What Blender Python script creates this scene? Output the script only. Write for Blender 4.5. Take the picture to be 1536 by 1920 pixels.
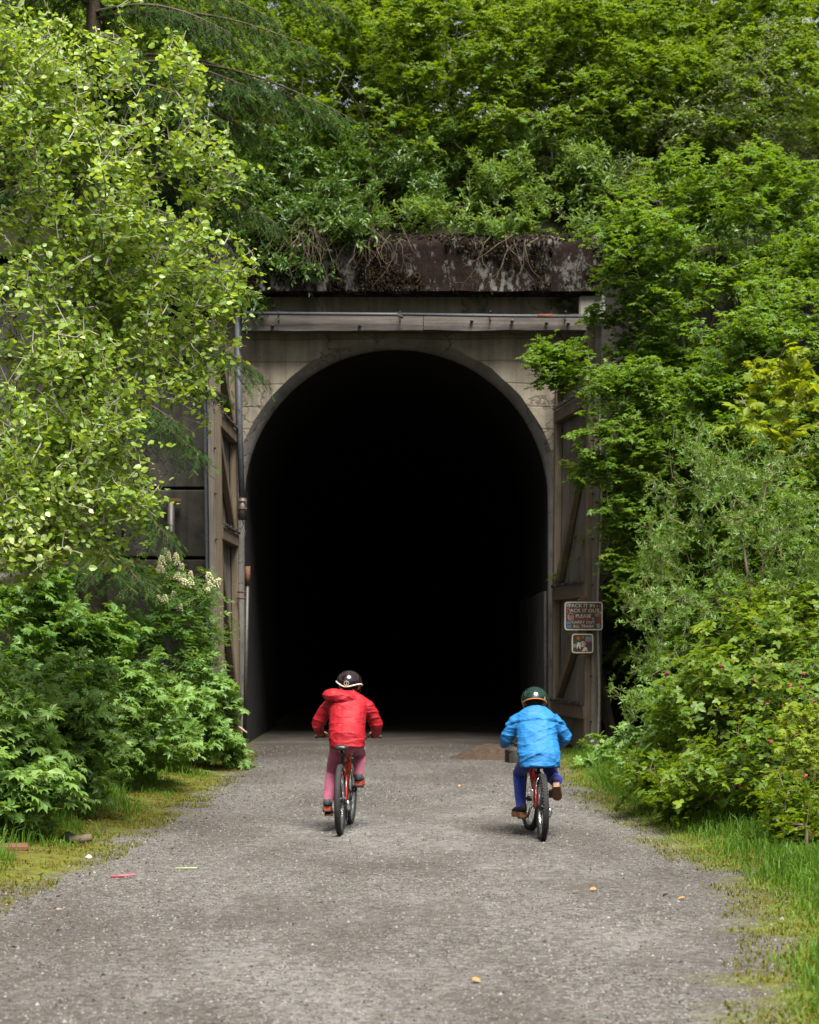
import bpy, math, random
import numpy as np
from mathutils import Vector, Matrix, noise
R = math.radians
random.seed(7)
rng = np.random.default_rng(7)

for o in list(bpy.data.objects):
    bpy.data.objects.remove(o)
scene = bpy.context.scene
col = scene.collection

# ------------------------------------------------------------------ camera
F = 3565.0          # focal length in photograph pixels (1536 wide)
HZ = 1209.0         # horizon row
CH = 1.66           # camera height
cd = bpy.data.cameras.new('camera')
cam = bpy.data.objects.new('camera', cd)
col.objects.link(cam)
cam.location = (0, 0, CH)
cam.rotation_euler = (R(90), 0, 0)
cd.sensor_fit = 'HORIZONTAL'
cd.sensor_width = 36.0
cd.lens = 36.0 * F / 1536.0
cd.shift_y = (HZ - 960.0) / 1536.0
cd.clip_start = 0.5
cd.clip_end = 2000
cd.dof.use_dof = True
cd.dof.focus_distance = 16.6
cd.dof.aperture_fstop = 4.5
scene.camera = cam

def P(px, py, Y):
    return Vector(((px - 768.0) * Y / F, Y, CH - (py - HZ) * Y / F))

# ------------------------------------------------------------------ sky, sun, exposure
SUN_EL, SUN_AZ = R(60), R(163)      # azimuth measured clockwise from +Y (north)
world = bpy.data.worlds.new('World')
scene.world = world
world.use_nodes = True
wn = world.node_tree
wn.nodes.clear()
sky = wn.nodes.new('ShaderNodeTexSky')
sky.sky_type = 'NISHITA'
sky.sun_disc = False
sky.sun_elevation = SUN_EL
sky.sun_rotation = SUN_AZ
sky.air_density = 1.0
sky.dust_density = 4.0
sky.ozone_density = 1.0
hsv = wn.nodes.new('ShaderNodeHueSaturation')
hsv.inputs['Saturation'].default_value = 0.22     # thin high cloud
bg = wn.nodes.new('ShaderNodeBackground')
bg.inputs['Strength'].default_value = 0.062
wo = wn.nodes.new('ShaderNodeOutputWorld')
wn.links.new(sky.outputs[0], hsv.inputs['Color'])
wn.links.new(hsv.outputs[0], bg.inputs['Color'])
wn.links.new(bg.outputs[0], wo.inputs['Surface'])

sd = bpy.data.lights.new('sun', 'SUN')
sd.energy = 4.2
sd.angle = R(30)
sd.color = (1.0, 0.965, 0.89)
sun = bpy.data.objects.new('sun', sd)
col.objects.link(sun)
sdir = Vector((math.sin(SUN_AZ) * math.cos(SUN_EL), math.cos(SUN_AZ) * math.cos(SUN_EL), math.sin(SUN_EL)))
sun.rotation_euler = sdir.to_track_quat('Z', 'Y').to_euler()
sun.location = (0, 0, 40)

vs = scene.view_settings
vs.view_transform = 'Standard'
vs.look = 'None'
vs.exposure = 1.58
vs.gamma = 1.0
vs.use_curve_mapping = False
scene.render.engine = 'CYCLES'
scene.cycles.max_bounces = 6
scene.cycles.diffuse_bounces = 2
scene.cycles.glossy_bounces = 2
scene.cycles.transmission_bounces = 4
scene.cycles.transparent_max_bounces = 4

# ------------------------------------------------------------------ helpers
def link(o, parent=None):
    col.objects.link(o)
    if parent is not None:
        o.parent = parent
    return o

def tag(o, label=None, cat=None, group=None, kind=None):
    if label: o['label'] = label
    if cat: o['category'] = cat
    if group: o['group'] = group
    if kind: o['kind'] = kind
    return o

def empty(name, loc, label=None, cat=None, group=None, rz=0.0):
    o = bpy.data.objects.new(name, None)
    o.empty_display_size = 0.2
    o.location = loc
    o.rotation_euler = (0, 0, rz)
    col.objects.link(o)
    return tag(o, label, cat, group)

def mesh_np(name, V, T, attr=None, smooth=False):
    """triangle mesh from numpy arrays; attr = per-vertex colour (n,3)"""
    me = bpy.data.meshes.new(name)
    V = np.ascontiguousarray(V, dtype=np.float32); T = np.ascontiguousarray(T, dtype=np.int32)
    n, m = len(V), len(T)
    me.vertices.add(n); me.vertices.foreach_set('co', V.ravel())
    me.loops.add(m * 3); me.loops.foreach_set('vertex_index', T.ravel())
    me.polygons.add(m)
    me.polygons.foreach_set('loop_start', np.arange(0, m * 3, 3, dtype=np.int32))
    try:
        me.polygons.foreach_set('loop_total', np.full(m, 3, dtype=np.int32))
    except Exception:
        pass
    me.polygons.foreach_set('use_smooth', np.full(m, smooth, dtype=bool))
    if attr is not None:
        a = me.attributes.new('var', 'FLOAT_COLOR', 'POINT')
        c = np.ones((n, 4), dtype=np.float32); c[:, :3] = attr
        a.data.foreach_set('color', c.ravel())
    me.update(calc_edges=True)
    me.validate()
    return me

def obj_from(name, me, mat, parent=None):
    o = bpy.data.objects.new(name, me)
    if mat is not None and not me.materials:
        me.materials.append(mat)
    return link(o, parent)

class MB:
    """collects simple solids into one mesh"""
    def __init__(s):
        s.v, s.f, s.sm = [], [], []
    def add(s, vs, fs, smooth=False):
        b = len(s.v)
        s.v += [tuple(v) for v in vs]
        s.f += [tuple(i + b for i in f) for f in fs]
        s.sm += [smooth] * len(fs)
        return s
    def box(s, c, size, rot=None, bev=0.0):
        x, y, z = (a / 2 for a in size)
        if bev <= 0:
            vs = [(-x,-y,-z),(x,-y,-z),(x,y,-z),(-x,y,-z),(-x,-y,z),(x,-y,z),(x,y,z),(-x,y,z)]
            fs = [(3,2,1,0),(4,5,6,7),(0,1,5,4),(1,2,6,5),(2,3,7,6),(3,0,4,7)]
        else:
            b = min(bev, x*.9, y*.9, z*.9)
            vs, fs = [], []
            # three squashed boxes merged convexly: 24 vertices chamfered box
            idx = {}
            for sx in (-1,1):
                for sy in (-1,1):
                    for sz in (-1,1):
                        for k in range(3):
                            p = [sx*(x-b), sy*(y-b), sz*(z-b)]
                            p[k] = (sx*x, sy*y, sz*z)[k]
                            idx[(sx,sy,sz,k)] = len(vs); vs.append(tuple(p))
            def q(*a): fs.append(tuple(idx[i] for i in a))
            for s1 in (-1,1):
                q(*([(s1,-1,-1,0),(s1,1,-1,0),(s1,1,1,0),(s1,-1,1,0)][::s1]))
                q(*([(-1,s1,-1,1),(-1,s1,1,1),(1,s1,1,1),(1,s1,-1,1)][::s1]))
                q(*([(-1,-1,s1,2),(1,-1,s1,2),(1,1,s1,2),(-1,1,s1,2)][::s1]))
            for a in (-1,1):
                for c2 in (-1,1):
                    o_ = a*c2
                    q(*([(a,c2,-1,0),(a,c2,-1,1),(a,c2,1,1),(a,c2,1,0)][::o_]))
                    q(*([(a,-1,c2,2),(a,-1,c2,0),(a,1,c2,0),(a,1,c2,2)][::o_]))
                    q(*([(-1,a,c2,1),(-1,a,c2,2),(1,a,c2,2),(1,a,c2,1)][::o_]))
            for sx in (-1,1):
                for sy in (-1,1):
                    for sz in (-1,1):
                        t = [(sx,sy,sz,0),(sx,sy,sz,1),(sx,sy,sz,2)]
                        q(*(t[::sx*sy*sz]))
        M = Matrix.Translation(c) @ (rot.to_4x4() if rot is not None else Matrix.Identity(4))
        return s.add([M @ Vector(v) for v in vs], fs)
    def tube(s, pts, rad, n=8, cap=True, smooth=True, closed=False):
        pts = [Vector(p) for p in pts]
        if isinstance(rad, tuple) or not hasattr(rad, '__len__'): rad = [rad] * len(pts)
        vs, fs = [], []
        up = None
        m = len(pts)
        for i, p in enumerate(pts):
            if closed: d = pts[(i+1) % m] - pts[i-1]
            else: d = pts[min(i+1, m-1)] - pts[max(i-1, 0)]
            d.normalize()
            if up is None:
                up = Vector((0,0,1)) if abs(d.z) < .9 else Vector((1,0,0))
            a = (up - d * up.dot(d)).normalized(); b = d.cross(a); up = a
            r = rad[i]
            ra, rb = (r, r) if not hasattr(r, '__len__') else r
            for k in range(n):
                t = 2 * math.pi * k / n
                vs.append(p + a * (math.cos(t) * ra) + b * (math.sin(t) * rb))
        rings = m if closed else m - 1
        for i in range(rings):
            j = (i + 1) % m
            for k in range(n):
                k2 = (k + 1) % n
                fs.append((i*n+k, i*n+k2, j*n+k2, j*n+k))
        if cap and not closed:
            fs.append(tuple(range(n))[::-1]); fs.append(tuple(range((m-1)*n, m*n)))
        return s.add(vs, fs, smooth)
    def lathe(s, prof, c, axis='x', n=32, smooth=True):
        """prof: closed list of (radius, offset) around an axis"""
        vs, fs = [], []
        m = len(prof)
        for k in range(n):
            t = 2*math.pi*k/n
            for (r, o) in prof:
                if axis == 'x': vs.append((c[0]+o, c[1]+r*math.cos(t), c[2]+r*math.sin(t)))
                elif axis == 'y': vs.append((c[0]+r*math.sin(t), c[1]+o, c[2]+r*math.cos(t)))
                else: vs.append((c[0]+r*math.cos(t), c[1]+r*math.sin(t), c[2]+o))
        for k in range(n):
            k2 = (k+1) % n
            for i in range(m):
                i2 = (i+1) % m
                fs.append((k*m+i, k*m+i2, k2*m+i2, k2*m+i))
        return s.add(vs, fs, smooth)
    def ball(s, c, r, nu=12, nv=8, rot=None):
        if not hasattr(r, '__len__'): r = (r, r, r)
        vs = [Vector((0,0,-r[2]))]; fs = []
        for j in range(1, nv):
            ph = -math.pi/2 + math.pi*j/nv
            for i in range(nu):
                th = 2*math.pi*i/nu
                vs.append(Vector((r[0]*math.cos(ph)*math.cos(th), r[1]*math.cos(ph)*math.sin(th), r[2]*math.sin(ph))))
        vs.append(Vector((0,0,r[2])))
        for i in range(nu):
            i2 = (i+1) % nu
            fs.append((0, 1+i2, 1+i))
            for j in range(nv-2):
                a = 1+j*nu
                fs.append((a+i, a+i2, a+nu+i2, a+nu+i))
            fs.append((1+(nv-2)*nu+i, 1+(nv-2)*nu+i2, len(vs)-1))
        M = Matrix.Translation(c) @ (rot.to_4x4() if rot is not None else Matrix.Identity(4))
        return s.add([M @ v for v in vs], fs, True)
    def prism(s, outline, y0, y1, plane='xz'):
        """extrude a 2D outline between two depths"""
        n = len(outline)
        def pt(a, b, d):
            return (a, d, b) if plane == 'xz' else ((d, a, b) if plane == 'yz' else (a, b, d))
        vs = [pt(a, b, y0) for a, b in outline] + [pt(a, b, y1) for a, b in outline]
        fs = [tuple(range(n)), tuple(range(2*n-1, n-1, -1))]
        for i in range(n):
            j = (i+1) % n
            fs.append((j, i, n+i, n+j))
        return s.add(vs, fs)
    def mesh(s, name):
        me = bpy.data.meshes.new(name)
        me.from_pydata(s.v, [], s.f)
        me.polygons.foreach_set('use_smooth', s.sm)
        me.update()
        return me
    def build(s, name, mat, parent=None, label=None):
        o = obj_from(name, s.mesh(name), mat, parent)
        if label: o['label'] = label
        return o

# ------------------------------------------------------------------ materials
class N:
    """small node-tree writer"""
    def __init__(s, name):
        s.m = bpy.data.materials.new(name); s.m.use_nodes = True
        s.t = s.m.node_tree; s.t.nodes.clear()
        s.out = s.t.nodes.new('ShaderNodeOutputMaterial')
    def n(s, typ, **kw):
        nd = s.t.nodes.new(typ)
        for k, v in kw.items():
            if k in ('ins',):
                for a, b in v.items():
                    if hasattr(b, 'is_output') or isinstance(b, bpy.types.NodeSocket): s.t.links.new(b, nd.inputs[a])
                    else: nd.inputs[a].default_value = b
            else: setattr(nd, k, v)
        return nd
    def coord(s, kind='Object', scale=(1,1,1), loc=(0,0,0), rot=(0,0,0)):
        tc = s.n('ShaderNodeTexCoord')
        mp = s.n('ShaderNodeMapping', ins={'Vector': tc.outputs[kind], 'Scale': scale, 'Location': loc, 'Rotation': rot})
        return mp.outputs[0]
    def pos(s, scale=(1,1,1), rot=(0,0,0)):
        g = s.n('ShaderNodeNewGeometry')
        mp = s.n('ShaderNodeMapping', ins={'Vector': g.outputs['Position'], 'Scale': scale, 'Rotation': rot})
        return mp.outputs[0]
    def noise(s, vec, scale, detail=4, rough=.55, dist=0.0):
        return s.n('ShaderNodeTexNoise', ins={'Vector': vec, 'Scale': scale, 'Detail': detail, 'Roughness': rough, 'Distortion': dist}).outputs['Fac']
    def ramp(s, fac, stops, interp='LINEAR'):
        r = s.n('ShaderNodeValToRGB', ins={'Fac': fac})
        cr = r.color_ramp; cr.interpolation = interp
        while len(cr.elements) < len(stops): cr.elements.new(.5)
        for e, (p, c) in zip(cr.elements, stops):
            e.position = p
            e.color = (c, c, c, 1) if not hasattr(c, '__len__') else (*c, 1)
        return r.outputs[0]
    def mix(s, fac, a, b, mode='MIX'):
        m = s.n('ShaderNodeMix', data_type='RGBA', blend_type=mode)
        for k, v in ((0, fac), (6, a), (7, b)):
            if isinstance(v, bpy.types.NodeSocket): s.t.links.new(v, m.inputs[k])
            else:
                m.inputs[k].default_value = v if k == 0 else (*v, 1)
        return m.outputs[2]
    def math(s, op, a, b=0.5):
        m = s.n('ShaderNodeMath', operation=op)
        for k, v in ((0, a), (1, b)):
            if isinstance(v, bpy.types.NodeSocket): s.t.links.new(v, m.inputs[k])
            else: m.inputs[k].default_value = v
        return m.outputs[0]
    def bump(s, h, strength=.3, dist=.01, normal=None):
        b = s.n('ShaderNodeBump', ins={'Height': h, 'Strength': strength, 'Distance': dist})
        if normal is not None: s.t.links.new(normal, b.inputs['Normal'])
        return b.outputs[0]
    def bsdf(s, color, rough=.6, metal=0.0, spec=.5, normal=None, coat=0.0, sheen=0.0):
        p = s.n('ShaderNodeBsdfPrincipled')
        for k, v in (('Base Color', color), ('Roughness', rough), ('Metallic', metal), ('Specular IOR Level', spec), ('Coat Weight', coat), ('Sheen Weight', sheen)):
            if isinstance(v, bpy.types.NodeSocket): s.t.links.new(v, p.inputs[k])
            elif k == 'Base Color': p.inputs[k].default_value = (*v, 1)
            else: p.inputs[k].default_value = v
        if normal is not None: s.t.links.new(normal, p.inputs['Normal'])
        s.last = p
        return p
    def done(s, sh=None):
        sh = sh or s.last
        s.t.links.new(sh.outputs[0], s.out.inputs['Surface'])
        return s.m

def plain(name, c, rough=.5, metal=0.0, spec=.5, var=.25, scale=25, coat=0.0):
    k = N(name)
    v = k.noise(k.coord(), scale, 3)
    a = tuple(x * (1 - var) for x in c); b = tuple(min(1, x * (1 + var)) for x in c)
    cc = k.ramp(v, [(.3, a), (.7, b)])
    k.bsdf(cc, k.ramp(v, [(.3, max(.03, rough - .08)), (.7, min(1, rough + .08))]), metal, spec, None, coat)
    return k.done()

def leaf_mat(name, c1, c2, c3=None, rough=.42, trans=.35, spec=.4, tcol=None):
    """var.r = per-leaf random, var.g = along leaf, var.b = across"""
    k = N(name)
    at = k.n('ShaderNodeAttribute', attribute_name='var')
    sp = k.n('ShaderNodeSeparateColor', ins={'Color': at.outputs['Color']})
    stops = [(0.05, c1), (0.85, c2)]
    if c3: stops = [(0.05, c1), (0.75, c2), (0.97, c3)]
    base = k.ramp(sp.outputs[0], stops)
    big = k.noise(k.pos(), 1.3, 2)
    base = k.mix(k.ramp(big, [(.35, 0.0), (.65, .35)]), base, tuple(x * .8 for x in c1))
    vein = k.ramp(sp.outputs[2], [(0.0, 1.0), (.10, 0.0)])
    base = k.mix(k.math('MULTIPLY', vein, .35), base, tuple(min(1, x * 1.6 + .02) for x in c2))
    p = k.bsdf(base, rough, 0, spec)
    tr = k.n('ShaderNodeBsdfTranslucent')
    tc = k.mix(.65, base, tcol or (c2[0] * 2.0, c2[1] * 1.7, c2[2] * .5))
    k.t.links.new(tc, tr.inputs['Color'])
    ms = k.n('ShaderNodeMixShader', ins={0: trans})
    k.t.links.new(p.outputs[0], ms.inputs[1]); k.t.links.new(tr.outputs[0], ms.inputs[2])
    return k.done(ms)

def bark_mat(name, c1, c2, sc=14):
    k = N(name)
    v = k.noise(k.pos(scale=(1, 1, .35)), sc, 5, .65)
    v2 = k.noise(k.pos(), 3.0, 3)
    c = k.mix(k.ramp(v2, [(.45, 0.0), (.7, .5)]), k.ramp(v, [(.3, c1), (.7, c2)]), (.05, .06, .02))
    k.bsdf(c, .85, 0, .2, k.bump(v, .5, .01))
    return k.done()

def concrete_mat(name, c1, c2, stain, stain_amt=.6, moss=(.03, .045, .015), moss_amt=.2, boards=True):
    k = N(name)
    p = k.pos()
    v = k.noise(p, 2.2, 6, .6)
    fine = k.noise(p, 45, 4, .7)
    c = k.ramp(v, [(.3, c1), (.7, c2)])
    c = k.mix(k.ramp(fine, [(.35, .3), (.6, 0.0)]), c, tuple(x * .5 for x in c1))
    drip = k.noise(k.pos(scale=(5.5, 5.5, .32)), 1.0, 5, .6, .4)
    c = k.mix(k.math('MULTIPLY', k.ramp(drip, [(.45, 0.0), (.68, 1.0)]), stain_amt), c, stain)
    eff = k.noise(k.pos(scale=(7, 7, .5)), 1.3, 4, .7)
    c = k.mix(k.math('MULTIPLY', k.ramp(eff, [(.62, 0.0), (.75, 1.0)]), .4), c, tuple(min(1, x * 1.7) for x in c2))
    mm = k.noise(p, 3.4, 6, .7)
    c = k.mix(k.math('MULTIPLY', k.ramp(mm, [(.55, 0.0), (.7, 1.0)]), moss_amt), c, moss)
    vc = k.n('ShaderNodeTexVoronoi', feature='DISTANCE_TO_EDGE', ins={'Vector': k.n('ShaderNodeVectorMath', operation='ADD', ins={0: p, 1: k.n('ShaderNodeTexNoise', ins={'Vector': p, 'Scale': 3.0, 'Detail': 4.0}).outputs['Color']}).outputs[0], 'Scale': .55})
    crack = k.ramp(vc.outputs['Distance'], [(0.0, 1.0), (.012, 0.0)])
    c = k.mix(k.math('MULTIPLY', crack, .7), c, tuple(x * .3 for x in stain))
    spall = k.noise(p, 6.5, 5, .7)
    c = k.mix(k.ramp(spall, [(.60, 0.0), (.66, .55)]), c, tuple(x * .45 for x in c1))
    h = k.math('ADD', k.math('MULTIPLY', fine, .5), v)
    h = k.math('SUBTRACT', h, k.math('MULTIPLY', crack, .6))
    if boards:
        w = k.n('ShaderNodeTexWave', wave_type='BANDS', bands_direction='Z', ins={'Vector': p, 'Scale': .85, 'Distortion': .8, 'Detail': 3.0})
        line = k.ramp(w.outputs['Fac'], [(0.0, 1.0), (.02, 0.0)])
        c = k.mix(k.math('MULTIPLY', line, .28), c, tuple(x * .4 for x in stain))
        h = k.math('SUBTRACT', h, k.math('MULTIPLY', line, .7))
    k.bsdf(c, .88, 0, .25, k.bump(h, .55, .02))
    return k.done()

def wood_mat(name, c1, c2, axis='Z', moss=.15):
    k = N(name)
    sc = {'X': (.6, 14, 14), 'Y': (14, .6, 14), 'Z': (14, 14, .6)}[axis]
    oi = k.n('ShaderNodeObjectInfo')
    g = k.n('ShaderNodeNewGeometry')
    off = k.n('ShaderNodeVectorMath', operation='ADD')
    k.t.links.new(g.outputs['Position'], off.inputs[0])
    cmb = k.n('ShaderNodeCombineXYZ', ins={0: k.math('MULTIPLY', oi.outputs['Random'], 7.0), 1: k.math('MULTIPLY', oi.outputs['Random'], 3.0), 2: oi.outputs['Random']})
    k.t.links.new(cmb.outputs[0], off.inputs[1])
    mp = k.n('ShaderNodeMapping', ins={'Vector': off.outputs[0], 'Scale': sc})
    v = k.noise(mp.outputs[0], 2.0, 6, .65, .3)
    c = k.ramp(v, [(.28, c1), (.72, c2)])
    v2 = k.noise(k.pos(), 2.2, 4)
    c = k.mix(k.math('MULTIPLY', k.ramp(v2, [(.4, 0.0), (.7, 1.0)]), .5), c, tuple(x * .55 for x in c1))
    c = k.mix(k.math('MULTIPLY', oi.outputs['Random'], .35), c, tuple(x * .7 for x in c2))
    m = k.noise(k.pos(), 5, 5, .7)
    c = k.mix(k.math('MULTIPLY', k.ramp(m, [(.55, 0.0), (.68, 1.0)]), moss), c, (.05, .06, .025))
    k.bsdf(c, .8, 0, .25, k.bump(v, .6, .008))
    return k.done()
# ------------------------------------------------------------------ terrain
EL = np.array([[-60,-3.3],[6,-3.1],[8,-2.95],[12.3,-2.65],[14.7,-2.38],[19,-2.25],[23.6,-2.2],[28,-2.4],[31,-2.62],[200,-2.62]])
ER = np.array([[-60,1.4],[7.5,1.42],[9.2,1.66],[10.5,1.98],[12,2.2],[13.5,2.2],[16,2.14],[19,2.0],[22.7,1.92],[28,2.12],[31,2.3],[200,2.3]])
def edge_l(y): return np.interp(y, EL[:,0], EL[:,1])
def edge_r(y): return np.interp(y, ER[:,0], ER[:,1])

def smooth01(t): t = np.clip(t, 0, 1); return t*t*(3-2*t)

_p = rng.random((6, 4)) * 6.28
def wob(x, y, f=1.0):
    s = 0
    for i in range(6):
        a = _p[i]
        s = s + np.sin(x*f*(.7+.6*i)*math.cos(a[0]) + y*f*(.7+.6*i)*math.sin(a[0]) + a[1]) / (1+.55*i)
    return s / 2.2

def ground_h(x, y):
    x = np.asarray(x, dtype=float); y = np.asarray(y, dtype=float)
    l = edge_l(y) - x          # >0 outside, left
    r = x - edge_r(y)
    front = smooth01((31.25 - y) / .05)
    h = .012 * wob(x, y, 1.6) * smooth01((30.6 - y) / 2)
    h = h + .07 * smooth01(l/.8) + .06 * smooth01(r/.6)
    bl = np.maximum(0, l - 1.3) * .42 * smooth01((l-1.3)/1.5)
    br = np.maximum(0, r - 1.0) * .40 * smooth01((r-1.0)/1.5)
    near = 1 - .75 * smooth01((y - 25) / 4)     # low ground in front of the wing walls
    h = h + np.minimum(bl, 7) * near + np.minimum(br, 7) * near
    h = h + .05 * wob(x+3, y, .9) * (smooth01((l-.4)/1) + smooth01((r-.4)/1))
    crown = .03 * (1 - np.clip(np.abs(x) / 2.6, 0, 1)**2)
    return (h + crown) * front

def axis(fine0, fine1, step, far0, far1, k=14):
    f = np.arange(fine0, fine1 + 1e-6, step)
    a = far0 + (fine0 - far0) * (1 - np.linspace(1, 0, k)**2.5)
    b = fine1 + (far1 - fine1) * (np.linspace(0, 1, k)**2.5)
    return np.concatenate([a[:-1], f, b[1:]])

def grid_mesh(name, xs, ys, hf, attr=None, smooth=True):
    X, Y = np.meshgrid(xs, ys)
    Z = hf(X, Y)
    V = np.stack([X.ravel(), Y.ravel(), Z.ravel()], 1)
    nx, ny = len(xs), len(ys)
    i, j = np.meshgrid(np.arange(nx-1), np.arange(ny-1))
    a = (j*nx+i).ravel(); b = a+1; c = a+nx+1; d = a+nx
    T = np.concatenate([np.stack([a,b,c],1), np.stack([a,c,d],1)])
    return mesh_np(name, V, T, attr(X.ravel(), Y.ravel()) if attr else None, smooth)

def ground_attr(x, y):
    l = edge_l(y) - x; r = x - edge_r(y)
    n = .22*wob(x*2.3, y*1.6, 2.0) + .12*wob(x*5+2, y*4, 2.6)
    wl = smooth01((l + n + .12)/.42); wr = smooth01((r + n*1.1 + .22)/.5)
    verge = np.maximum(wl, wr)
    soil = np.maximum(smooth01((l + n - .75)/.5), smooth01((r + n - .55)/.45))
    # pale, well-travelled patches of the gravel
    lanes = np.exp(-((x-.2)/1.0)**2)*.35 + .45 + .45*wob(x*.6, y*.25, 1.6) + .35*smooth01((12-y)/3)
    far = smooth01((y-23)/6)
    return np.stack([verge, soil, np.clip(lanes*(1-.5*far), 0, 1)], 1)

def gravel_material():
    k = N('gravel_ground')
    at = k.n('ShaderNodeAttribute', attribute_name='var')
    sp = k.n('ShaderNodeSeparateColor', ins={'Color': at.outputs['Color']})
    p = k.pos()
    vo = k.n('ShaderNodeTexVoronoi', ins={'Vector': p, 'Scale': 105.0, 'Randomness': 1.0})
    vo2 = k.n('ShaderNodeTexVoronoi', ins={'Vector': p, 'Scale': 52.0, 'Randomness': 1.0})
    g1 = k.ramp(k.n('ShaderNodeSeparateColor', ins={'Color': vo.outputs['Color']}).outputs[0],
                [(0, (0.02772,0.02614,0.02534)), (.35, (0.06732,0.06336,0.05861)), (.7, (0.1346,0.1252,0.1148)), (.93, (0.2059,0.194,0.1822)), (1, (0.3643,0.3485,0.3247))])
    g2 = k.ramp(k.n('ShaderNodeSeparateColor', ins={'Color': vo2.outputs['Color']}).outputs[1],
                [(0, (0.03168,0.0293,0.02772)), (.5, (0.09504,0.08712,0.0792)), (1, (0.2376,0.2218,0.2059))])
    m = k.noise(p, 12, 3)
    g = k.mix(k.ramp(m, [(.4, 0.0), (.6, .55)]), g1, g2)
    dust = k.noise(k.pos(scale=(1, .55, 1)), .75, 6, .62)
    dustm = k.math('MULTIPLY', k.ramp(dust, [(.44, 0.0), (.60, 1.0)]), sp.outputs[2])
    g = k.mix(k.math('MULTIPLY', dustm, .66), g, (.195,.185,.175))
    red = k.noise(p, 5.0, 5, .7)
    g = k.mix(k.math('MULTIPLY', k.ramp(red, [(.54, 0.0), (.70, 1.0)]), .3), g, (0.1267,0.06732,0.0396))
    dk = k.noise(k.pos(scale=(1, .45, 1)), .75, 4)
    g = k.mix(k.math('MULTIPLY', k.ramp(dk, [(.44, 0.0), (.60, 1.0)]), .6), g, (0.0491,0.04118,0.03326))
    md = k.noise(p, 16, 7, .75)
    g = k.mix(k.ramp(md, [(.36, .8), (.58, 0.0)]), g, (.03, .026, .022))
    g = k.mix(k.ramp(k.noise(p, 31, 5, .7), [(.54, 0.0), (.7, .45)]), g, (.22, .205, .19))
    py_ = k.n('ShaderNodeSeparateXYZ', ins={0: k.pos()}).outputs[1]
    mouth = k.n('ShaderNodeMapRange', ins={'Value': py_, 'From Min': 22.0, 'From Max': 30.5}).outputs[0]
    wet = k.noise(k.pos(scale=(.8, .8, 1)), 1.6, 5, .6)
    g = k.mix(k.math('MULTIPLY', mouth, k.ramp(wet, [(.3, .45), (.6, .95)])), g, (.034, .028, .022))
    mn = k.noise(p, 7, 5, .65)
    moss = k.ramp(mn, [(.3, (0.0405,0.0297,0.0108)), (.45, (0.0945,0.0837,0.0108)), (.58, (0.1148,0.135,0.0135)), (.75, (0.06075,0.1148,0.0162))])
    mf = k.noise(p, 120, 3, .7)
    moss = k.mix(k.ramp(mf, [(.3, .6), (.6, 0.0)]), moss, (.03, .03, .008))
    c = k.mix(sp.outputs[0], g, moss)
    sn = k.noise(p, 14, 5, .7)
    soil = k.ramp(sn, [(.3, (.012, .011, .007)), (.55, (.035, .028, .015)), (.75, (.05, .06, .015))])
    c = k.mix(sp.outputs[1], c, soil)
    h = k.math('ADD', k.math('MULTIPLY', vo.outputs['Distance'], -1.0), k.math('MULTIPLY', vo2.outputs['Distance'], -1.2))
    k.bsdf(c, .9, 0, .2, k.bump(h, .7, .012))
    return k.done()

M = {}
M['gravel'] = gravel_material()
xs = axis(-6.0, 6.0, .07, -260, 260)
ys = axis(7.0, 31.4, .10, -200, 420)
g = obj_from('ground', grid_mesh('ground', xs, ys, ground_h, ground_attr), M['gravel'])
tag(g, kind='structure')

# hillside above and behind the portal
def hill_h(x, y):
    d = y - 31.2
    h = 8.05 + np.clip(d, 0, 11) * .50 + np.clip(d-11, 0, 60)*.03
    h = h + .25*wob(x*.6, y*.6, 1.0) * smooth01(d/2)
    h = h + smooth01((np.abs(x) - 12)/20) * 3
    return h
k = N('forest_floor')
v = k.noise(k.pos(), 6, 6, .7)
k.bsdf(k.ramp(v, [(.3, (.006,.006,.003)), (.55, (.014,.014,.006)), (.75, (.014,.024,.006))]), .95, 0, .1, k.bump(v, .8, .08))
M['floor'] = k.done()
hx = axis(-12, 12, .3, -220, 220, 10); hy = np.concatenate([np.arange(31.2, 46, .3), np.array([50, 60, 80, 120, 200, 400.])])
tag(obj_from('hillside', grid_mesh('hillside', hx, hy, hill_h), M['floor']), kind='structure')

# ------------------------------------------------------------------ tunnel portal
PY = 31.0
CX = -0.22
M['conc'] = concrete_mat('portal_concrete', (0.1458,0.1244,0.09234), (0.2624,0.2284,0.175), (0.0486,0.0418,0.03208), .55, moss_amt=.15)
M['conc_grey'] = concrete_mat('ring_concrete', (0.1386,0.1288,0.1138), (0.2475,0.2326,0.2129), (0.0594,0.05445,0.0495), .4, moss_amt=.1, boards=False)
M['conc_dark'] = concrete_mat('shaded_wing_concrete', (.017,.015,.012), (.046,.041,.034), (.006,.0055,.005), .8, moss_amt=.3, boards=False)  # stained concrete; part of its darkness is shade put into the colour
M['lining'] = concrete_mat('sooty_lining', (0.0063,0.00594,0.0054), (0.018,0.0171,0.0153), (0.00216,0.00198,0.0018), .75, moss_amt=.1, boards=False)

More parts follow.
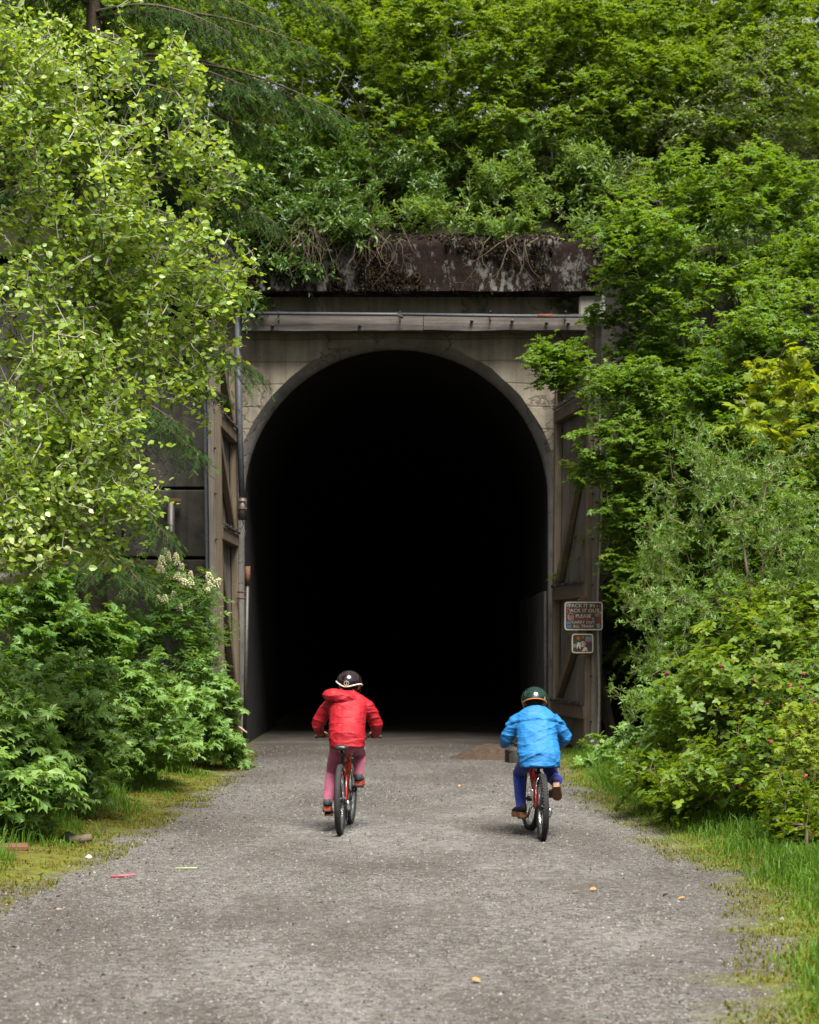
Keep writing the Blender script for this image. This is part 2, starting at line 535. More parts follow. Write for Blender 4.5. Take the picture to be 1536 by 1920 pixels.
M['facing'] = concrete_mat('lit_facing_concrete', (.045,.042,.037), (.10,.095,.086), (.02,.018,.016), .7, moss_amt=.1, boards=False)
portal = empty('tunnel_portal', (CX, PY, 0), 'weathered concrete railway tunnel portal with a tall round arched opening', 'tunnel portal')
def arch(r, half, spring, n=40, z0=-.05):
    pts = [(-half, z0), (-half, spring*.33), (-half, spring*.66)]
    for i in range(n+1):
        t = math.pi * (1 - i/n)
        pts.append((r*math.cos(t), spring + r*math.sin(t)))
    return pts + [(half, spring*.66), (half, spring*.33), (half, z0)]
SPR = 4.02
def jag(i, a=.02): return a * math.sin(i*12.9898) 
inner = arch(2.5, 2.5, SPR); face = arch(2.66, 2.62, SPR-.02)
face = [(x*(1+.010*noise.noise(Vector((i*.55, 1, 0)))+.004*math.sin(i*12.9)), z + (.03*noise.noise(Vector((i*.6, 5, 0))) if z > 0 else 0)) for i, (x, z) in enumerate(face)]
# face of the portal with the arched opening cut out
XL, XR, ZT = -2.95, 3.18, 7.34
outer = []
for (x, z) in face:
    if z <= SPR - .02:
        outer.append((XL if x < 0 else XR, z))
    else:
        dx, dz = x, z - SPR
        t = 1e9
        if dx < -1e-6: t = min(t, XL/dx)
        if dx > 1e-6: t = min(t, XR/dx)
        if dz > 1e-6: t = min(t, (ZT-SPR)/dz)
        outer.append((dx*t, SPR + dz*t))
# corner fix: insert exact corners
mb = MB()
n = len(face)
vs = [(x, 0, z) for x, z in face] + [(x, 0, z) for x, z in outer]
fs = []
for i in range(n-1):
    fs.append((i, n+i, n+i+1, i+1))
    (ax, az), (bx, bz) = outer[i], outer[i+1]
    if abs(ax-XL) < 1e-6 and abs(bz-ZT) < 1e-6 and abs(ax-bx) > 1e-6:
        vs.append((XL, 0, ZT)); fs.append((n+i, len(vs)-1, n+i+1))
    if abs(bx-XR) < 1e-6 and abs(az-ZT) < 1e-6 and abs(ax-bx) > 1e-6:
        vs.append((XR, 0, ZT)); fs.append((n+i, len(vs)-1, n+i+1))
mb.add(vs, [f[::-1] for f in fs])
for sx, w in ((XL, -1), (XR, 1)):     # returns to the wing walls
    mb.add([(sx,0,-.05),(sx,.6,-.05),(sx,.6,ZT),(sx,0,ZT)], [(0,1,2,3)])
mb.build('face_wall', M['conc'], portal)
# chamfered arch ring
mb = MB()
mid = arch(2.535, 2.53, SPR)
prof = [(face, .002), (mid, .16), (inner, .28), (inner, .33)]
vs = []; fs = []
for pts, y in prof: vs += [(x, y, z) for x, z in pts]
for a in range(3):
    for i in range(n-1):
        fs.append((a*n+i, (a+1)*n+i, (a+1)*n+i+1, a*n+i+1))
mb.add(vs, [f[::-1] for f in fs], True)
mb.build('arch_ring', M['conc_grey'], portal)
# lining of the bore: first length, then a slightly wider one
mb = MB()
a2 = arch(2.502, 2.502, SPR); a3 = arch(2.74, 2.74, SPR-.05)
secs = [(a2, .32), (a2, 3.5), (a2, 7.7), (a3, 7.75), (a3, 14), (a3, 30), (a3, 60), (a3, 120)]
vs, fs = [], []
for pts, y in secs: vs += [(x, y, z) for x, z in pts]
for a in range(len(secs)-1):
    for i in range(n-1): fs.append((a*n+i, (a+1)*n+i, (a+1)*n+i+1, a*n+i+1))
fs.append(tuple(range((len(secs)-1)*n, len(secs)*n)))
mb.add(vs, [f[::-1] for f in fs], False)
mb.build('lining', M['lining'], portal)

# facing on the lower right-hand wall; light falling there is painted in as paler concrete
MB().box((2.485, 4.15, 1.25), (.05, 7.0, 2.6), None, .01).build('lit_wall_facing', M['facing'], portal, 'streaked facing low on the right inside wall with light painted into its paler colour')
# wing walls made of cast panels with open joints
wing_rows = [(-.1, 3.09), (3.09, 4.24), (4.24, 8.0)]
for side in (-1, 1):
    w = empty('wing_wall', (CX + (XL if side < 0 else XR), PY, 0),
              'stained concrete wing wall left of the tunnel mouth with shade put into its dark colour' if side < 0 else 'dark concrete wing wall mostly hidden by maples right of the tunnel mouth', 'wall')
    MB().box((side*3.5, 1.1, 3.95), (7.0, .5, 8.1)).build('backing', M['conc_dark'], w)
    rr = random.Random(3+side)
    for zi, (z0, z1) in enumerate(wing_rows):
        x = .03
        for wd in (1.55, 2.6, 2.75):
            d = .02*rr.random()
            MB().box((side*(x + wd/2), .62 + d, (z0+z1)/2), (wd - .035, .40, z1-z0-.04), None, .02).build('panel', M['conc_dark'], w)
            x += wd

# cornice with its moss
def cornice_mat():
    k = N('mossy_cornice')
    p = k.pos()
    v = k.noise(p, 3, 6, .65)
    c = k.ramp(v, [(.3, (.045,.044,.039)), (.7, (.14,.134,.118))])
    dr = k.noise(k.pos(scale=(3.2, 3.2, 1.1)), 1.0, 7, .72, .6)
    mossc = k.ramp(k.noise(p, 9, 5, .7), [(.35, (.004,.0026,.002)), (.6, (.012,.006,.004)), (.8, (.03,.024,.007))])
    sp2 = k.noise(k.pos(scale=(1,1,.7)), 13, 5, .75)
    drm = k.math('ADD', k.math('MULTIPLY', dr, .62), k.math('MULTIPLY', sp2, .38))
    c = k.mix(k.ramp(drm, [(.43, 0.0), (.49, 1.0)]), c, mossc)
    f = k.noise(p, 40, 5, .7)
    k.bsdf(c, .95, 0, .15, k.bump(k.math('ADD', f, k.math('MULTIPLY', dr, 2.0)), .8, .03))
    return k.done()
M['cornice'] = cornice_mat()
mb = MB()
nx_, nz_ = 90, 16
x0, x1, z0, z1 = XL-.2, XR+.15, 7.33, 8.28
vs = []; fs = []
for j in range(nz_+1):
    for i in range(nx_+1):
        x = x0 + (x1-x0)*i/nx_; z = z0 + (z1-z0)*j/nz_
        b = noise.fractal(Vector((x*1.4, 3, z*1.6)), .8, 2, 5)*.03
        lip = .05 if j < 1 else 0
        top = .22*max(0, (j-12)/4)**2
        edge = noise.noise(Vector((x*2.5, 9, j)))*.015
        vs.append((x, -.52 - b + top - lip*.3, z + edge))
for j in range(nz_):
    for i in range(nx_):
        a = j*(nx_+1)+i
        fs.append((a, a+1, a+nx_+2, a+nx_+1))
mb.add(vs, fs, True)
mb.add([(x0,-.5,z0),(x1,-.5,z0),(x1,.2,z0),(x0,.2,z0)], [(3,2,1,0)])
mb.add([(x0,-.27,z1),(x1,-.27,z1),(x1,.6,z1+.02),(x0,.6,z1+.02)], [(0,1,2,3)])
for xx, f in ((x0, (0,1,2,3)), (x1, (3,2,1,0))):
    mb.add([(xx,-.5,z0),(xx,-.3,z1),(xx,.6,z1),(xx,.6,z0)], [f])
corn = mb.build('cornice', M['cornice'], portal)
MB().box((XR-.02, -.22, 7.08), (.42, .4, .40), None, .03).build('corbel', M['conc_grey'], portal)
# worn inscription as raised letters, their dark colour standing in for shaded cut recesses
M['letter_dark'] = plain('letter_dark', (.02, .016, .009), .95, 0, .1, .4, 60)
def text_obj(name, txt, size, mat, parent, loc, rot=(R(90),0,0), ext=.003, align='CENTER', sx=1.0):
    cu = bpy.data.curves.new(name, 'FONT')
    cu.body = txt; cu.size = size; cu.extrude = ext; cu.align_x = align; cu.align_y = 'CENTER'
    cu.resolution_u = 3
    t = bpy.data.objects.new(name, cu)
    col.objects.link(t)
    dg = bpy.context.evaluated_depsgraph_get()
    me = bpy.data.meshes.new_from_object(t.evaluated_get(dg))
    bpy.data.objects.remove(t)
    o = bpy.data.objects.new(name, me)
    me.materials.clear(); me.materials.append(mat)
    o.location = loc; o.rotation_euler = rot; o.scale = (sx, 1, 1)
    return link(o, parent)
for ch, px, py, s in (('1', 693, 522, .25), ('9', 711, 523, .25), ('-', 746, 523, .2), ('9', 783, 521, .25), ('S', 767, 487, .25)):
    w = P(px, py, 30.45)
    text_obj('inscription', ch, s, M['letter_dark'], portal, (w.x - CX, -.56, w.z), ext=.012)

# hanging moss tufts on the cornice
V, T, C = [], [], []
for i in range(5200):
    x = rng.uniform(x0, x1); z = rng.uniform(z0+.02, z1+.05)
    m = noise.fractal(Vector((x*1.15+5, 1.7, z*1.3)), .8, 2, 4)
    if m < .02 and z < z1-.1: continue
    y = -.55 + .22*max(0, ((z-z0)/(z1-z0)*16-12)/4)**2
    b = len(V); w = rng.uniform(.01, .025); l = rng.uniform(.03, .09); o_ = rng.uniform(.01, .06)
    a = rng.uniform(-.6, .6)
    V += [(x-w, y, z), (x+w, y, z+a*.01), (x+a*.02, y-o_, z-l*.4), (x+a*.04, y-o_*.6, z-l)]
    T += [(b, b+2, b+1), (b, b+3, b+2), (b+1, b+2, b+3)]
    C += [(rng.random(),)*3]*4
k = N('hanging_moss')
at = k.n('ShaderNodeAttribute', attribute_name='var')
k.bsdf(k.ramp(at.outputs['Fac'], [(0, (.004,.0025,.0018)), (.6, (.011,.006,.004)), (.9, (.028,.022,.007)), (1, (.05,.045,.012))]), .95, 0, .1)
M['moss_hang'] = k.done()
o = obj_from('moss', mesh_np('moss', np.array(V), np.array(T), np.array(C)), M['moss_hang'], portal); tag(o, kind='stuff')

# ------------------------------------------------------------------ timber beam and pipes over the arch
M['wood_grey'] = wood_mat('weathered_beam', (0.04284,0.03528,0.03125), (0.1512,0.131,0.1184), 'X', .1)
M['wood_brown'] = wood_mat('door_timber', (0.0744,0.0552,0.0372), (0.204,0.1584,0.1104), 'Z', .12)
M['wood_plank'] = wood_mat('door_boards', (0.08797,0.07452,0.06003), (0.2173,0.1915,0.1604), 'Z', .05)
M['wood_red'] = wood_mat('redwood_board', (0.072,0.0324,0.01728), (0.1656,0.0756,0.0432), 'Z', .0)
M['steel'] = plain('galvanised_steel', (.05,.054,.06), .65, .3, .5, .3, 30)
M['iron'] = plain('dark_iron', (.07,.065,.06), .55, .6, .5, .35, 40)
M['rust'] = plain('rusty_iron', (.12,.055,.03), .8, .3, .3, .4, 30)

hb = empty('header_beam', (0.1, 30.72, 6.85), 'grey weathered timber beam spanning the top of the tunnel arch', 'beam')
def rough_beam(x0, x1, h, d, nseg=40, seed=0):
    m = MB(); vs = []; fs = []
    for i in range(nseg+1):
        x = x0 + (x1-x0)*i/nseg
        for (y, z) in ((-d/2, -h/2), (d/2, -h/2), (d/2, h/2), (-d/2, h/2)):
            e = noise.noise(Vector((x*1.7, y*9+seed, z*9)))*.018
            if x > x1-.9 and z > 0: e -= .05*max(0, noise.noise(Vector((x*4, 2, seed))))
            vs.append((x, y + e*.5, z + e))
    for i in range(nseg):
        for k_ in range(4):
            k2 = (k_+1) % 4
            fs.append((i*4+k_, i*4+k2, i*4+4+k2, i*4+4+k_))
    fs.append((0,1,2,3)); fs.append(tuple(nseg*4+q for q in (3,2,1,0)))
    m.add(vs, fs); return m
rough_beam(-2.78, .12, .27, .3, 40, 1).build('timber', M['wood_grey'], hb)
rough_beam(.13, 2.78, .255, .28, 40, 5).build('timber', M['wood_grey'], hb)
for x in (-2.3, -.9, .9, 1.55, 2.1, 2.45):
    MB().lathe([(.0, -.03), (.028, -.03), (.028, .0), (.0, .0)], (x, -.16, -.03+.04*math.sin(x*9)), 'y', 10).build('bolt', M['iron'], hb)
cp = empty('conduit', (0.1, 30.45, 6.95), 'thin steel conduit running along the timber beam', 'pipe')
MB().tube([(-2.75,0,.02),(-.3,0,.0),(-.2,0,-.045)], .028, 8).build('pipe', M['steel'], cp)
MB().tube([(-.35,0,.005),(1.2,0,-.02),(2.72,0,-.03)], .026, 8).build('pipe', M['steel'], cp)
MB().tube([(1.95,0,-.022),(2.2,0,-.025)], .031, 8).build('coupling', M['rust'], cp)
for x in (-2.2, -.25, 1.2, 2.4):
    MB().tube([(x, 0, .05), (x, .12, .05), (x, .12, -.08), (x, 0, -.08)], .012, 6).build('clamp', M['iron'], cp)
lampb = empty('junction_fitting', P(745, 588, 30.8), 'small dark broken fitting above the middle of the beam', 'fitting')
MB().box((0,0,0), (.14,.12,.1), None, .02).build('box', M['iron'], lampb)
MB().tube([(-.05,0,-.02),(-.14,-.03,.01)], .012, 6).build('stub', M['steel'], lampb)

dp = empty('downpipe', P(449, 790, 30.7), 'grey vertical steel pipe beside the left edge of the arch', 'pipe')
zt = P(447, 585, 30.7).z - dp.location.z; zb = P(453, 975, 30.7).z - dp.location.z
MB().tube([(-.03,0,zt),(0,0,0),(.05,0,zb)], .05, 10).build('pipe', M['steel'], dp)
MB().tube([(.047,0,zb+.35),(.05,0,zb)], .07, 10).build('coupling', M['iron'], dp)
MB().tube([(.05,0,zb),(.09,-.02,zb-.2),(.11,-.02,zb-.33)], .008, 5).build('wire', M['iron'], dp)
for z in (zb+.3, zb+.18, 1.2): MB().tube([(.0,-.07,z),(.13,-.07,z)], .012, 5).build('clamp', M['rust'], dp)

gp = empty('gate_post', P(463, 1385, 30.6), 'slim upright steel post standing at the left of the tunnel mouth', 'post')
h = P(463, 1062, 30.6).z - gp.location.z
MB().tube([(-.04,0,-.05),(.01,0,h-.3)], .03, 8).build('pole', M['iron'], gp)
MB().tube([(.01,0,h-.3),(.015,0,h)], .042, 8).build('cap', M['rust'], gp)
for zz in (h-.42, h-.52): MB().tube([(.02,0,zz),(-.16,.1,zz+.01)], .013, 6).build('bracket', M['rust'], gp)
MB().tube([(-.07,0,.45),(-.17,.1,.45)], .013, 6).build('bracket', M['rust'], gp)

tp = empty('drain_pipe', P(321, 1050, 31.3), 'dark upright pipe with a cross bracket on the left wing wall', 'pipe')
h = P(322, 940, 31.3).z - tp.location.z
MB().tube([(0,0,-.6),(0,0,h)], .06, 8).build('pipe', M['iron'], tp)
MB().box((.0,-.02,h+.02), (.34,.08,.05)).build('bracket', M['rust'], tp)

# ------------------------------------------------------------------ the two open doors
def make_door(hinge, free, lean, sgn, rails, diags, label, top_cut):
    hx, hy = hinge; fx, fy = free
    d = Vector((fx-hx, fy-hy, 0)); L = d.length
    ang = math.atan2(d.y, d.x)
    o = empty('tunnel_door', (hx, hy, 0.02), label, 'door', 'open timber doors of the tunnel')
    o.rotation_mode = 'QUATERNION'
    o.rotation_quaternion = (Matrix.Rotation(lean, 3, 'Y') @ Matrix.Rotation(ang, 3, 'Z')).to_quaternion()
    H = 6.5
    # boards: upright planks nailed to the outside of the frame
    npl = 13; w = L/npl
    rr = random.Random(int(hx*10))
    for i in range(npl):
        top = H - (top_cut * (1 - (i+.5)/npl)) - rr.random()*.03
        bot = .03 + rr.random()*.05
        MB().box(((i+.5)*w, -sgn*(.035 + rr.random()*.008), (top+bot)/2), (w-.008, .045, top-bot), None, .006).build('plank', M['wood_plank'], o)
    y = sgn*.05
    MB().box((.07, y, (H-top_cut)/2), (.14, .115, H-top_cut-.08), None, .012).build('hinge_stile', M['wood_brown'], o)
    MB().box((L-.075, y, H/2+.02), (.15, .115, H), None, .012).build('free_stile', M['wood_brown'], o)
    # outer battens on the free edge
    MB().box((L+.03, -sgn*.03, H/2-.05), (.055, .10, H-.1), None, .008).build('edge_batten', M['wood_plank'], o)
    MB().box((L-.02, -sgn*.115, H/2-.4), (.06, .06, H-.6), None, .008).build('edge_strip', M['steel'], o)
    for z in rails:
        MB().box((L/2, y+sgn*.012, z), (L-.05, .12, .20), None, .012).build('rail', M['wood_brown'], o)
        MB().box((L/2, y+sgn*.088, z+.13), (L-.2, .03, .055), None, .006).build('strap', M['iron'], o)
        for q in (.18, .42, .66, .88):
            MB().lathe([(0,0),(.018,0),(.014,sgn*.018),(0,sgn*.02)], (L*q, y+sgn*.10, z+.13), 'y', 8).build('bolt', M['steel'], o)
    for (xa, za, xb, zb_) in diags:
        a = Vector((xa*L, 0, za)); b = Vector((xb*L, 0, zb_)); v = b-a
        rot = Matrix.Rotation(-math.atan2(v.z, v.x), 3, 'Y')
        MB().box((a+b)/2 + Vector((0, y-sgn*.005, 0)), (v.length, .10, .17), rot, .012).build('brace', M['wood_brown'], o)
    for q in range(9):
        MB().lathe([(0,0),(.02,0),(.015,.02),(0,.022)], (L+.06, sgn*.03, .5+q*.68), 'x', 8).build('bolt', M['steel'], o)
    return o
dl = make_door((-2.84, 30.9), (-2.87, 28.45), R(-.8), 1, (5.0, 3.32, .55), [(.95, 6.3, .1, 5.2), (.95, 4.85, .12, 3.5), (.95, 3.05, .12, .75)],
          'tall brown timber tunnel door standing open left of the arch', .0)
dr = make_door((2.40, 30.9), (2.72, 28.45), R(.6), -1, (5.33, 2.45, .62), [(.97, 6.35, .06, 5.75), (.95, 5.0, .12, 2.7), (.93, 2.2, .12, .85)],
          'tall brown timber tunnel door standing open right of the arch beside the signs', .62)
# filler block on the lower rail of the right door, rope along its edge
rope = empty('rope', (2.80, 28.36, .1), 'frayed pale rope hanging down the edge of the right door', 'rope')
pts = [(.02*math.sin(z*2.2)+.012*z, 0.0, z) for z in np.linspace(0, 5.9, 90)]
MB().tube(pts, [.016 + .005*(i % 2) for i in range(90)], 7).build('strand', plain('rope_fibre', (.26,.22,.17), .9, 0, .1, .3, 90), rope)

# ------------------------------------------------------------------ signs on the right door's free edge
M['sign_brown'] = plain('sign_brown', (.07,.028,.011), .4, 0, .5, .12, 12)
M['sign_white'] = plain('sign_white', (.55,.52,.46), .45, 0, .4, .1, 15)
def flat(name, c): return plain(name, c, .5, 0, .4, .12, 40)
S = {}
for nm, c in (('red', (0.225,0.025,0.015)), ('blue', (0.08,0.17,0.25)), ('navy', (0.015,0.035,0.07)), ('grey', (0.2,0.2,0.21)), ('skin', (0.25,0.125,0.1)), ('black', (0.01,0.01,0.011)), ('tan', (0.225,0.135,0.075)),
              ('orange', (0.3,0.1,0.01)), ('green', (0.015,0.08,0.03)), ('teal', (0.04,0.17,0.14)), ('pink', (0.275,0.1,0.16)), ('cream', (0.275,0.25,0.2)), ('sky', (0.15,0.275,0.3)), ('yellow', (0.3,0.25,0.06))):
    S[nm] = flat('sticker_'+nm, c)
def rrect(w, h, r, n=6):
    pts = []
    for cx, cy, a0 in ((w/2-r, h/2-r, 0), (-w/2+r, h/2-r, 90), (-w/2+r, -h/2+r, 180), (w/2-r, -h/2+r, 270)):
        for i in range(n+1):
            a = R(a0 + 90*i/n); pts.append((cx + r*math.cos(a), cy + r*math.sin(a)))
    return pts[::-1]
def ring_frame(w, h, r, t):
    a = rrect(w, h, r); b = rrect(w-2*t, h-2*t, max(.004, r-t))
    n_ = len(a); m = MB(); y0, y1 = -.004, 0.0
    vs = [(x, y0, z) for x, z in a] + [(x, y0, z) for x, z in b]
    m.add(vs, [(i, (i+1) % n_, n_+(i+1) % n_, n_+i) for i in range(n_)])
    return m
sY = 28.28
def sign_board(name, pxc, pyc, w, h, label):
    c = P(pxc, pyc, sY)
    o = empty(name, c, label, 'sign')
    MB().prism(rrect(w, h, .045), 0.0, .006).build('panel', M['sign_brown'], o)
    ring_frame(w-.006, h-.006, .043, .016).build('border', M['sign_white'], o)
    return o
bd = empty('sign_backing', P(1094, 1175, sY+.05), 'short reddish timber board behind the two brown signs', 'board')
MB().box((0,0,0), (.10,.045,P(0,1119,sY).z-P(0,1233,sY).z), None, .006).build('timber', M['wood_red'], bd)
px = sY/F
s1 = sign_board('notice_sign', 1094.5, 1155, 72*px, 54*px, 'brown sign with white lettering asking to pack out trash, covered in stickers')
def on(sign, c, x, z, w=None): return ((x-c[0])*px, -.005, -(z-c[1])*px)
c1 = (1094.5, 1155)
def zpt(zx, zy): return (1050 + zx*90/1329, 1110 + zy*130/1920)
for txt, zx, zy, hh in (('PACK IT IN -', 650, 380, 100), ('PACK IT OUT', 650, 520, 100), ('PLEASE', 650, 670, 95), ('CARRY OUT', 645, 842, 78), ('ALL TRASH', 645, 950, 78)):
    x, z = zpt(zx, zy)
    tag(text_obj('lettering', txt, hh*90/1329*px*1.38, M['sign_white'], s1, on(s1, c1, x, z), ext=.0015, sx=1.06), kind='stuff')
def stick(sign, c, pts, mat, d=0.0, name='sticker'):
    out = []
    for zx, zy in pts:
        x, z = zpt(zx, zy); out.append(((x-c[0])*px, -(z-c[1])*px))
    area = sum(out[i][0]*out[(i+1) % len(out)][1]-out[(i+1) % len(out)][0]*out[i][1] for i in range(len(out)))
    if area > 0: out = out[::-1]
    MB().prism(out, -.0055-d, -.0045-d+.001).build(name, mat, sign)
def circ(cx, cy, rx, ry, n_=16): return [(cx+rx*math.cos(2*math.pi*i/n_), cy+ry*math.sin(2*math.pi*i/n_)) for i in range(n_)]
stick(s1, c1, [(165,415),(175,340),(215,305),(260,320),(295,370),(285,405)], S['grey'])
stick(s1, c1, [(160,430),(300,430),(300,575),(160,580)], S['red'])
stick(s1, c1, [(180,520),(255,460),(265,560),(235,550)], S['navy'], .0012)
stick(s1, c1, circ(300,690,88,112), S['cream'])
stick(s1, c1, circ(305,705,68,90), S['skin'], .0012)
stick(s1, c1, [(240,680),(255,620),(300,600),(355,625),(368,680),(330,640),(280,640)], S['black'], .0024)
stick(s1, c1, [(180,825),(300,815),(325,985),(195,995)], S['blue'])
stick(s1, c1, [(200,905),(295,880),(300,910),(205,930)], S['navy'], .0012)
stick(s1, c1, [(500,735),(820,735),(820,790),(500,790)], S['red'])
stick(s1, c1, circ(1028,632,55,60), S['tan'])
stick(s1, c1, circ(1092,768,66,72), S['red'])
stick(s1, c1, circ(1060,540,35,35,10), S['grey'])
stick(s1, c1, circ(1122,575,30,32,10), S['cream'])
stick(s1, c1, [(1110,600),(1125,600),(1110,700),(1098,700)], S['cream'], .0012)
stick(s1, c1, circ(920,720,50,62), S['navy'])
stick(s1, c1, circ(922,738,30,36,10), S['grey'], .0012)
stick(s1, c1, [(1005,885),(1110,870),(1125,985),(1030,1000)], S['grey'])
s2 = sign_board('pictogram_sign', 1092.5, 1206.5, 41*px, 37*px, 'small square brown pictogram sign below the lettered sign')
c2 = (1092.5, 1206.5)
stick(s2, c2, circ(512,1280,52,48), S['orange'])
stick(s2, c2, [(450,1335),(580,1335),(575,1390),(455,1385)], S['green'])
stick(s2, c2, [(485,1395),(545,1395),(580,1570),(550,1575),(518,1470),(490,1565),(460,1565)], M['sign_white'])
stick(s2, c2, circ(635,1448,75,78), M['sign_white'])
stick(s2, c2, circ(635,1448,60,62), S['red'], .0012)
stick(s2, c2, [(622,1400),(645,1400),(655,1490),(615,1490)], M['sign_white'], .0024)
stick(s2, c2, [(710,1225),(890,1225),(890,1260),(710,1260)], S['teal'])
stick(s2, c2, [(710,1262),(890,1262),(890,1310),(710,1310)], S['grey'])
stick(s2, c2, [(695,1320),(885,1320),(885,1375),(700,1375)], S['pink'])
stick(s2, c2, [(810,1410),(895,1410),(890,1530),(815,1530)], S['navy'])
stick(s2, c2, [(365,1490),(480,1440),(470,1530),(365,1535)], S['sky'])
stick(s2, c2, [(365,1440),(460,1440),(375,1488)], S['yellow'])
stick(s2, c2, [(610,1640),(640,1580),(690,1520),(745,1540),(770,1650),(735,1630),(715,1580),(700,1640)], M['sign_white'])
stick(s2, c2, circ(722,1500,30,28,10), S['black'])
stick(s2, c2, circ(638,1250,32,32,10), S['tan'])

# ------------------------------------------------------------------ dark things beside the right door
cb = empty('louvred_cabinet', P(1165, 1235, 30.2), 'dark louvred metal cabinet in the shade behind the signs', 'cabinet')
M['cab'] = plain('cabinet_black', (.03,.032,.034), .5, .2, .4, .3, 20)
M['louv'] = plain('louvre_grey', (.10,.10,.105), .45, .3, .4, .3, 30)
zc = P(0,1192,30.2).z - cb.location.z
MB().box((0,.2,zc), (.72,.3,.62), None, .02).build('body', M['cab'], cb)
MB().box((0,.05,zc-.36), (.9,.5,.06), None, .01).build('shelf', M['rust'], cb)
for xx, ww in ((-.2,.14), (.0,.07), (.19,.14)):
    for q in range(9):
        MB().box((xx, .04, zc-.22+q*.055), (ww, .03, .028), Matrix.Rotation(R(25),3,'X')).build('slat', M['louv'], cb)
for xx in (-.32, .32): MB().box((xx, .2, (zc-.36)/2-.35), (.07,.07,zc+.35), None, .01).build('leg', M['cab'], cb)
rf = empty('reflector_box', P(1158, 1160, 30.1), 'small orange box with a dark round centre above the dark cabinet', 'box')
MB().box((0,0,0), (.115,.06,.105), None, .01).build('case', plain('reflector_orange', (.30,.10,.015), .5), rf)
MB().lathe([(0,-.012),(.03,-.012),(.034,0),(0,0)], (0,-.03,0), 'y', 14).build('lens', S['black'], rf)
lt = empty('leaning_timber', P(1150, 1360, 29.9), 'dark timber prop leaning in the shade right of the door', 'timber')
a = Vector((0,0,-.25)); b = P(1112, 1215, 30.3) - lt.location
MB().tube([a, b], (.085, .085), 4, smooth=False).build('timber', M['wood_brown'], lt)
ps = empty('thin_post', P(1127, 1395, 30.0), 'thin dark steel post behind the signs', 'post')
MB().tube([(0,0,-.1),(0,0,4.4)], .022, 6).build('pole', M['iron'], ps)

# heap of sand and concrete block at the right of the tunnel mouth
k = N('sand'); v = k.noise(k.pos(), 22, 6, .7)
k.bsdf(k.ramp(v, [(.3,(.024,.016,.011)),(.7,(.058,.041,.029))]), .95, 0, .1, k.bump(v,.6,.02)); M['sand'] = k.done()
def heap(x, y): 
    return np.maximum(0, .27*np.exp(-((x)/.5)**2-((y)/.42)**2) - .025 + .03*wob(x*6,y*6,2))
sxs = np.linspace(-1.1,1.1,50)
sp_ = P(928, 1430, 27.0)
o = obj_from('sand_heap', grid_mesh('sand_heap', sxs, np.linspace(-1,1,46), lambda x,y: heap(x,y)-.03), M['sand'])
o.location = (sp_.x, 27.3, .03); tag(o, 'low heap of brown sand on the gravel at the tunnel mouth', 'sand heap')
o = MB().box((0,0,.14), (.26,.3,.26), Matrix.Rotation(.25,3,'Z'), .04).build('concrete_block', M['conc_dark'])
o.location = P(968, 1437, 26.4); tag(o, 'small rough concrete block beside the sand heap', 'block')
# ------------------------------------------------------------------ foliage engine
def nrm(a): return a / np.maximum(1e-9, np.linalg.norm(a, axis=-1, keepdims=True))

def t_ovate(w=.30):
    v = np.array([(0,0,0),(.5,0,-.02),(1,0,-.10),(.22,w,.05),(.64,w*.9,.02),(.22,-w,.05),(.64,-w*.9,.02)], float)
    t = np.array([(0,1,3),(1,4,3),(1,2,4),(0,5,1),(1,5,6),(1,6,2)])
    return v, t, np.stack([v[:,0], np.abs(v[:,1])/w], 1)
def t_lance(w=.14):
    v = np.array([(0,0,0),(1,0,-.08),(.45,w,.04),(.45,-w,.04),(.5,0,-.01)], float)
    t = np.array([(0,4,2),(4,1,2),(0,3,4),(4,3,1)])
    return v, t, np.stack([v[:,0], np.abs(v[:,1])/w], 1)
def t_palm(nl=5, spread=118, depth=.55, tipz=-.10, fine=False):
    c = (.30, 0, .03); v = [c]; uv = [(.0, 0)]
    v.append((0, 0, 0)); uv.append((0, 0))
    al = np.linspace(-spread, spread, nl)
    for i, a in enumerate(al):
        q = abs(a)/spread; L = .70*(1-.38*q**1.5)
        def pt(ang, l, z): v.append((c[0]+l*math.cos(R(ang)), c[1]+l*math.sin(R(ang)), z)); 
        st = (al[1]-al[0])
        if fine:
            pt(a-st*.28, L*.72, -.01); uv.append((.7, .6))
        pt(a, L, tipz - .05*q); uv.append((1, .0))
        if fine:
            pt(a+st*.28, L*.72, -.01); uv.append((.7, .6))
        if i < nl-1:
            L2 = .70*(1-.38*(abs(a+st/2)/spread)**1.5)*depth
            pt(a+st/2, L2, .03); uv.append((.5, 1))
    v = np.array(v, float); n = len(v)
    t = [(0, i, i+1) for i in range(1, n-1)] + [(0, n-1, 1)]
    return v, np.array(t), np.array(uv, float)
def merge_t(parts):
    V, T, U = [], [], []; b = 0
    for (v, t, u), (sc, ang, off) in parts:
        ca, sa = math.cos(ang), math.sin(ang)
        w = v*sc
        V.append(np.stack([w[:,0]*ca-w[:,1]*sa+off[0], w[:,0]*sa+w[:,1]*ca+off[1], w[:,2]+off[2]], 1))
        T.append(t+b); U.append(u); b += len(v)
    return np.concatenate(V), np.concatenate(T), np.concatenate(U)
def t_pinnate():
    l = t_lance(.2)
    l = (l[0][[0,1,2,3]], np.array([(0,1,2),(0,3,1)]), l[2][[0,1,2,3]])
    pr = [(l, (.45, 0, (.55,0,-.03)))]
    for x, s in ((.5,.42),(.22,.38)):
        for sg in (-1, 1): pr.append((l, (s, sg*1.0, (x, 0, 0))))
    return merge_t(pr)
def t_trifol():
    l = t_ovate(.32)
    return merge_t([(l, (.62,0,(.38,0,0))), (l, (.5,1.15,(.33,.02,0))), (l, (.5,-1.15,(.33,-.02,0)))])
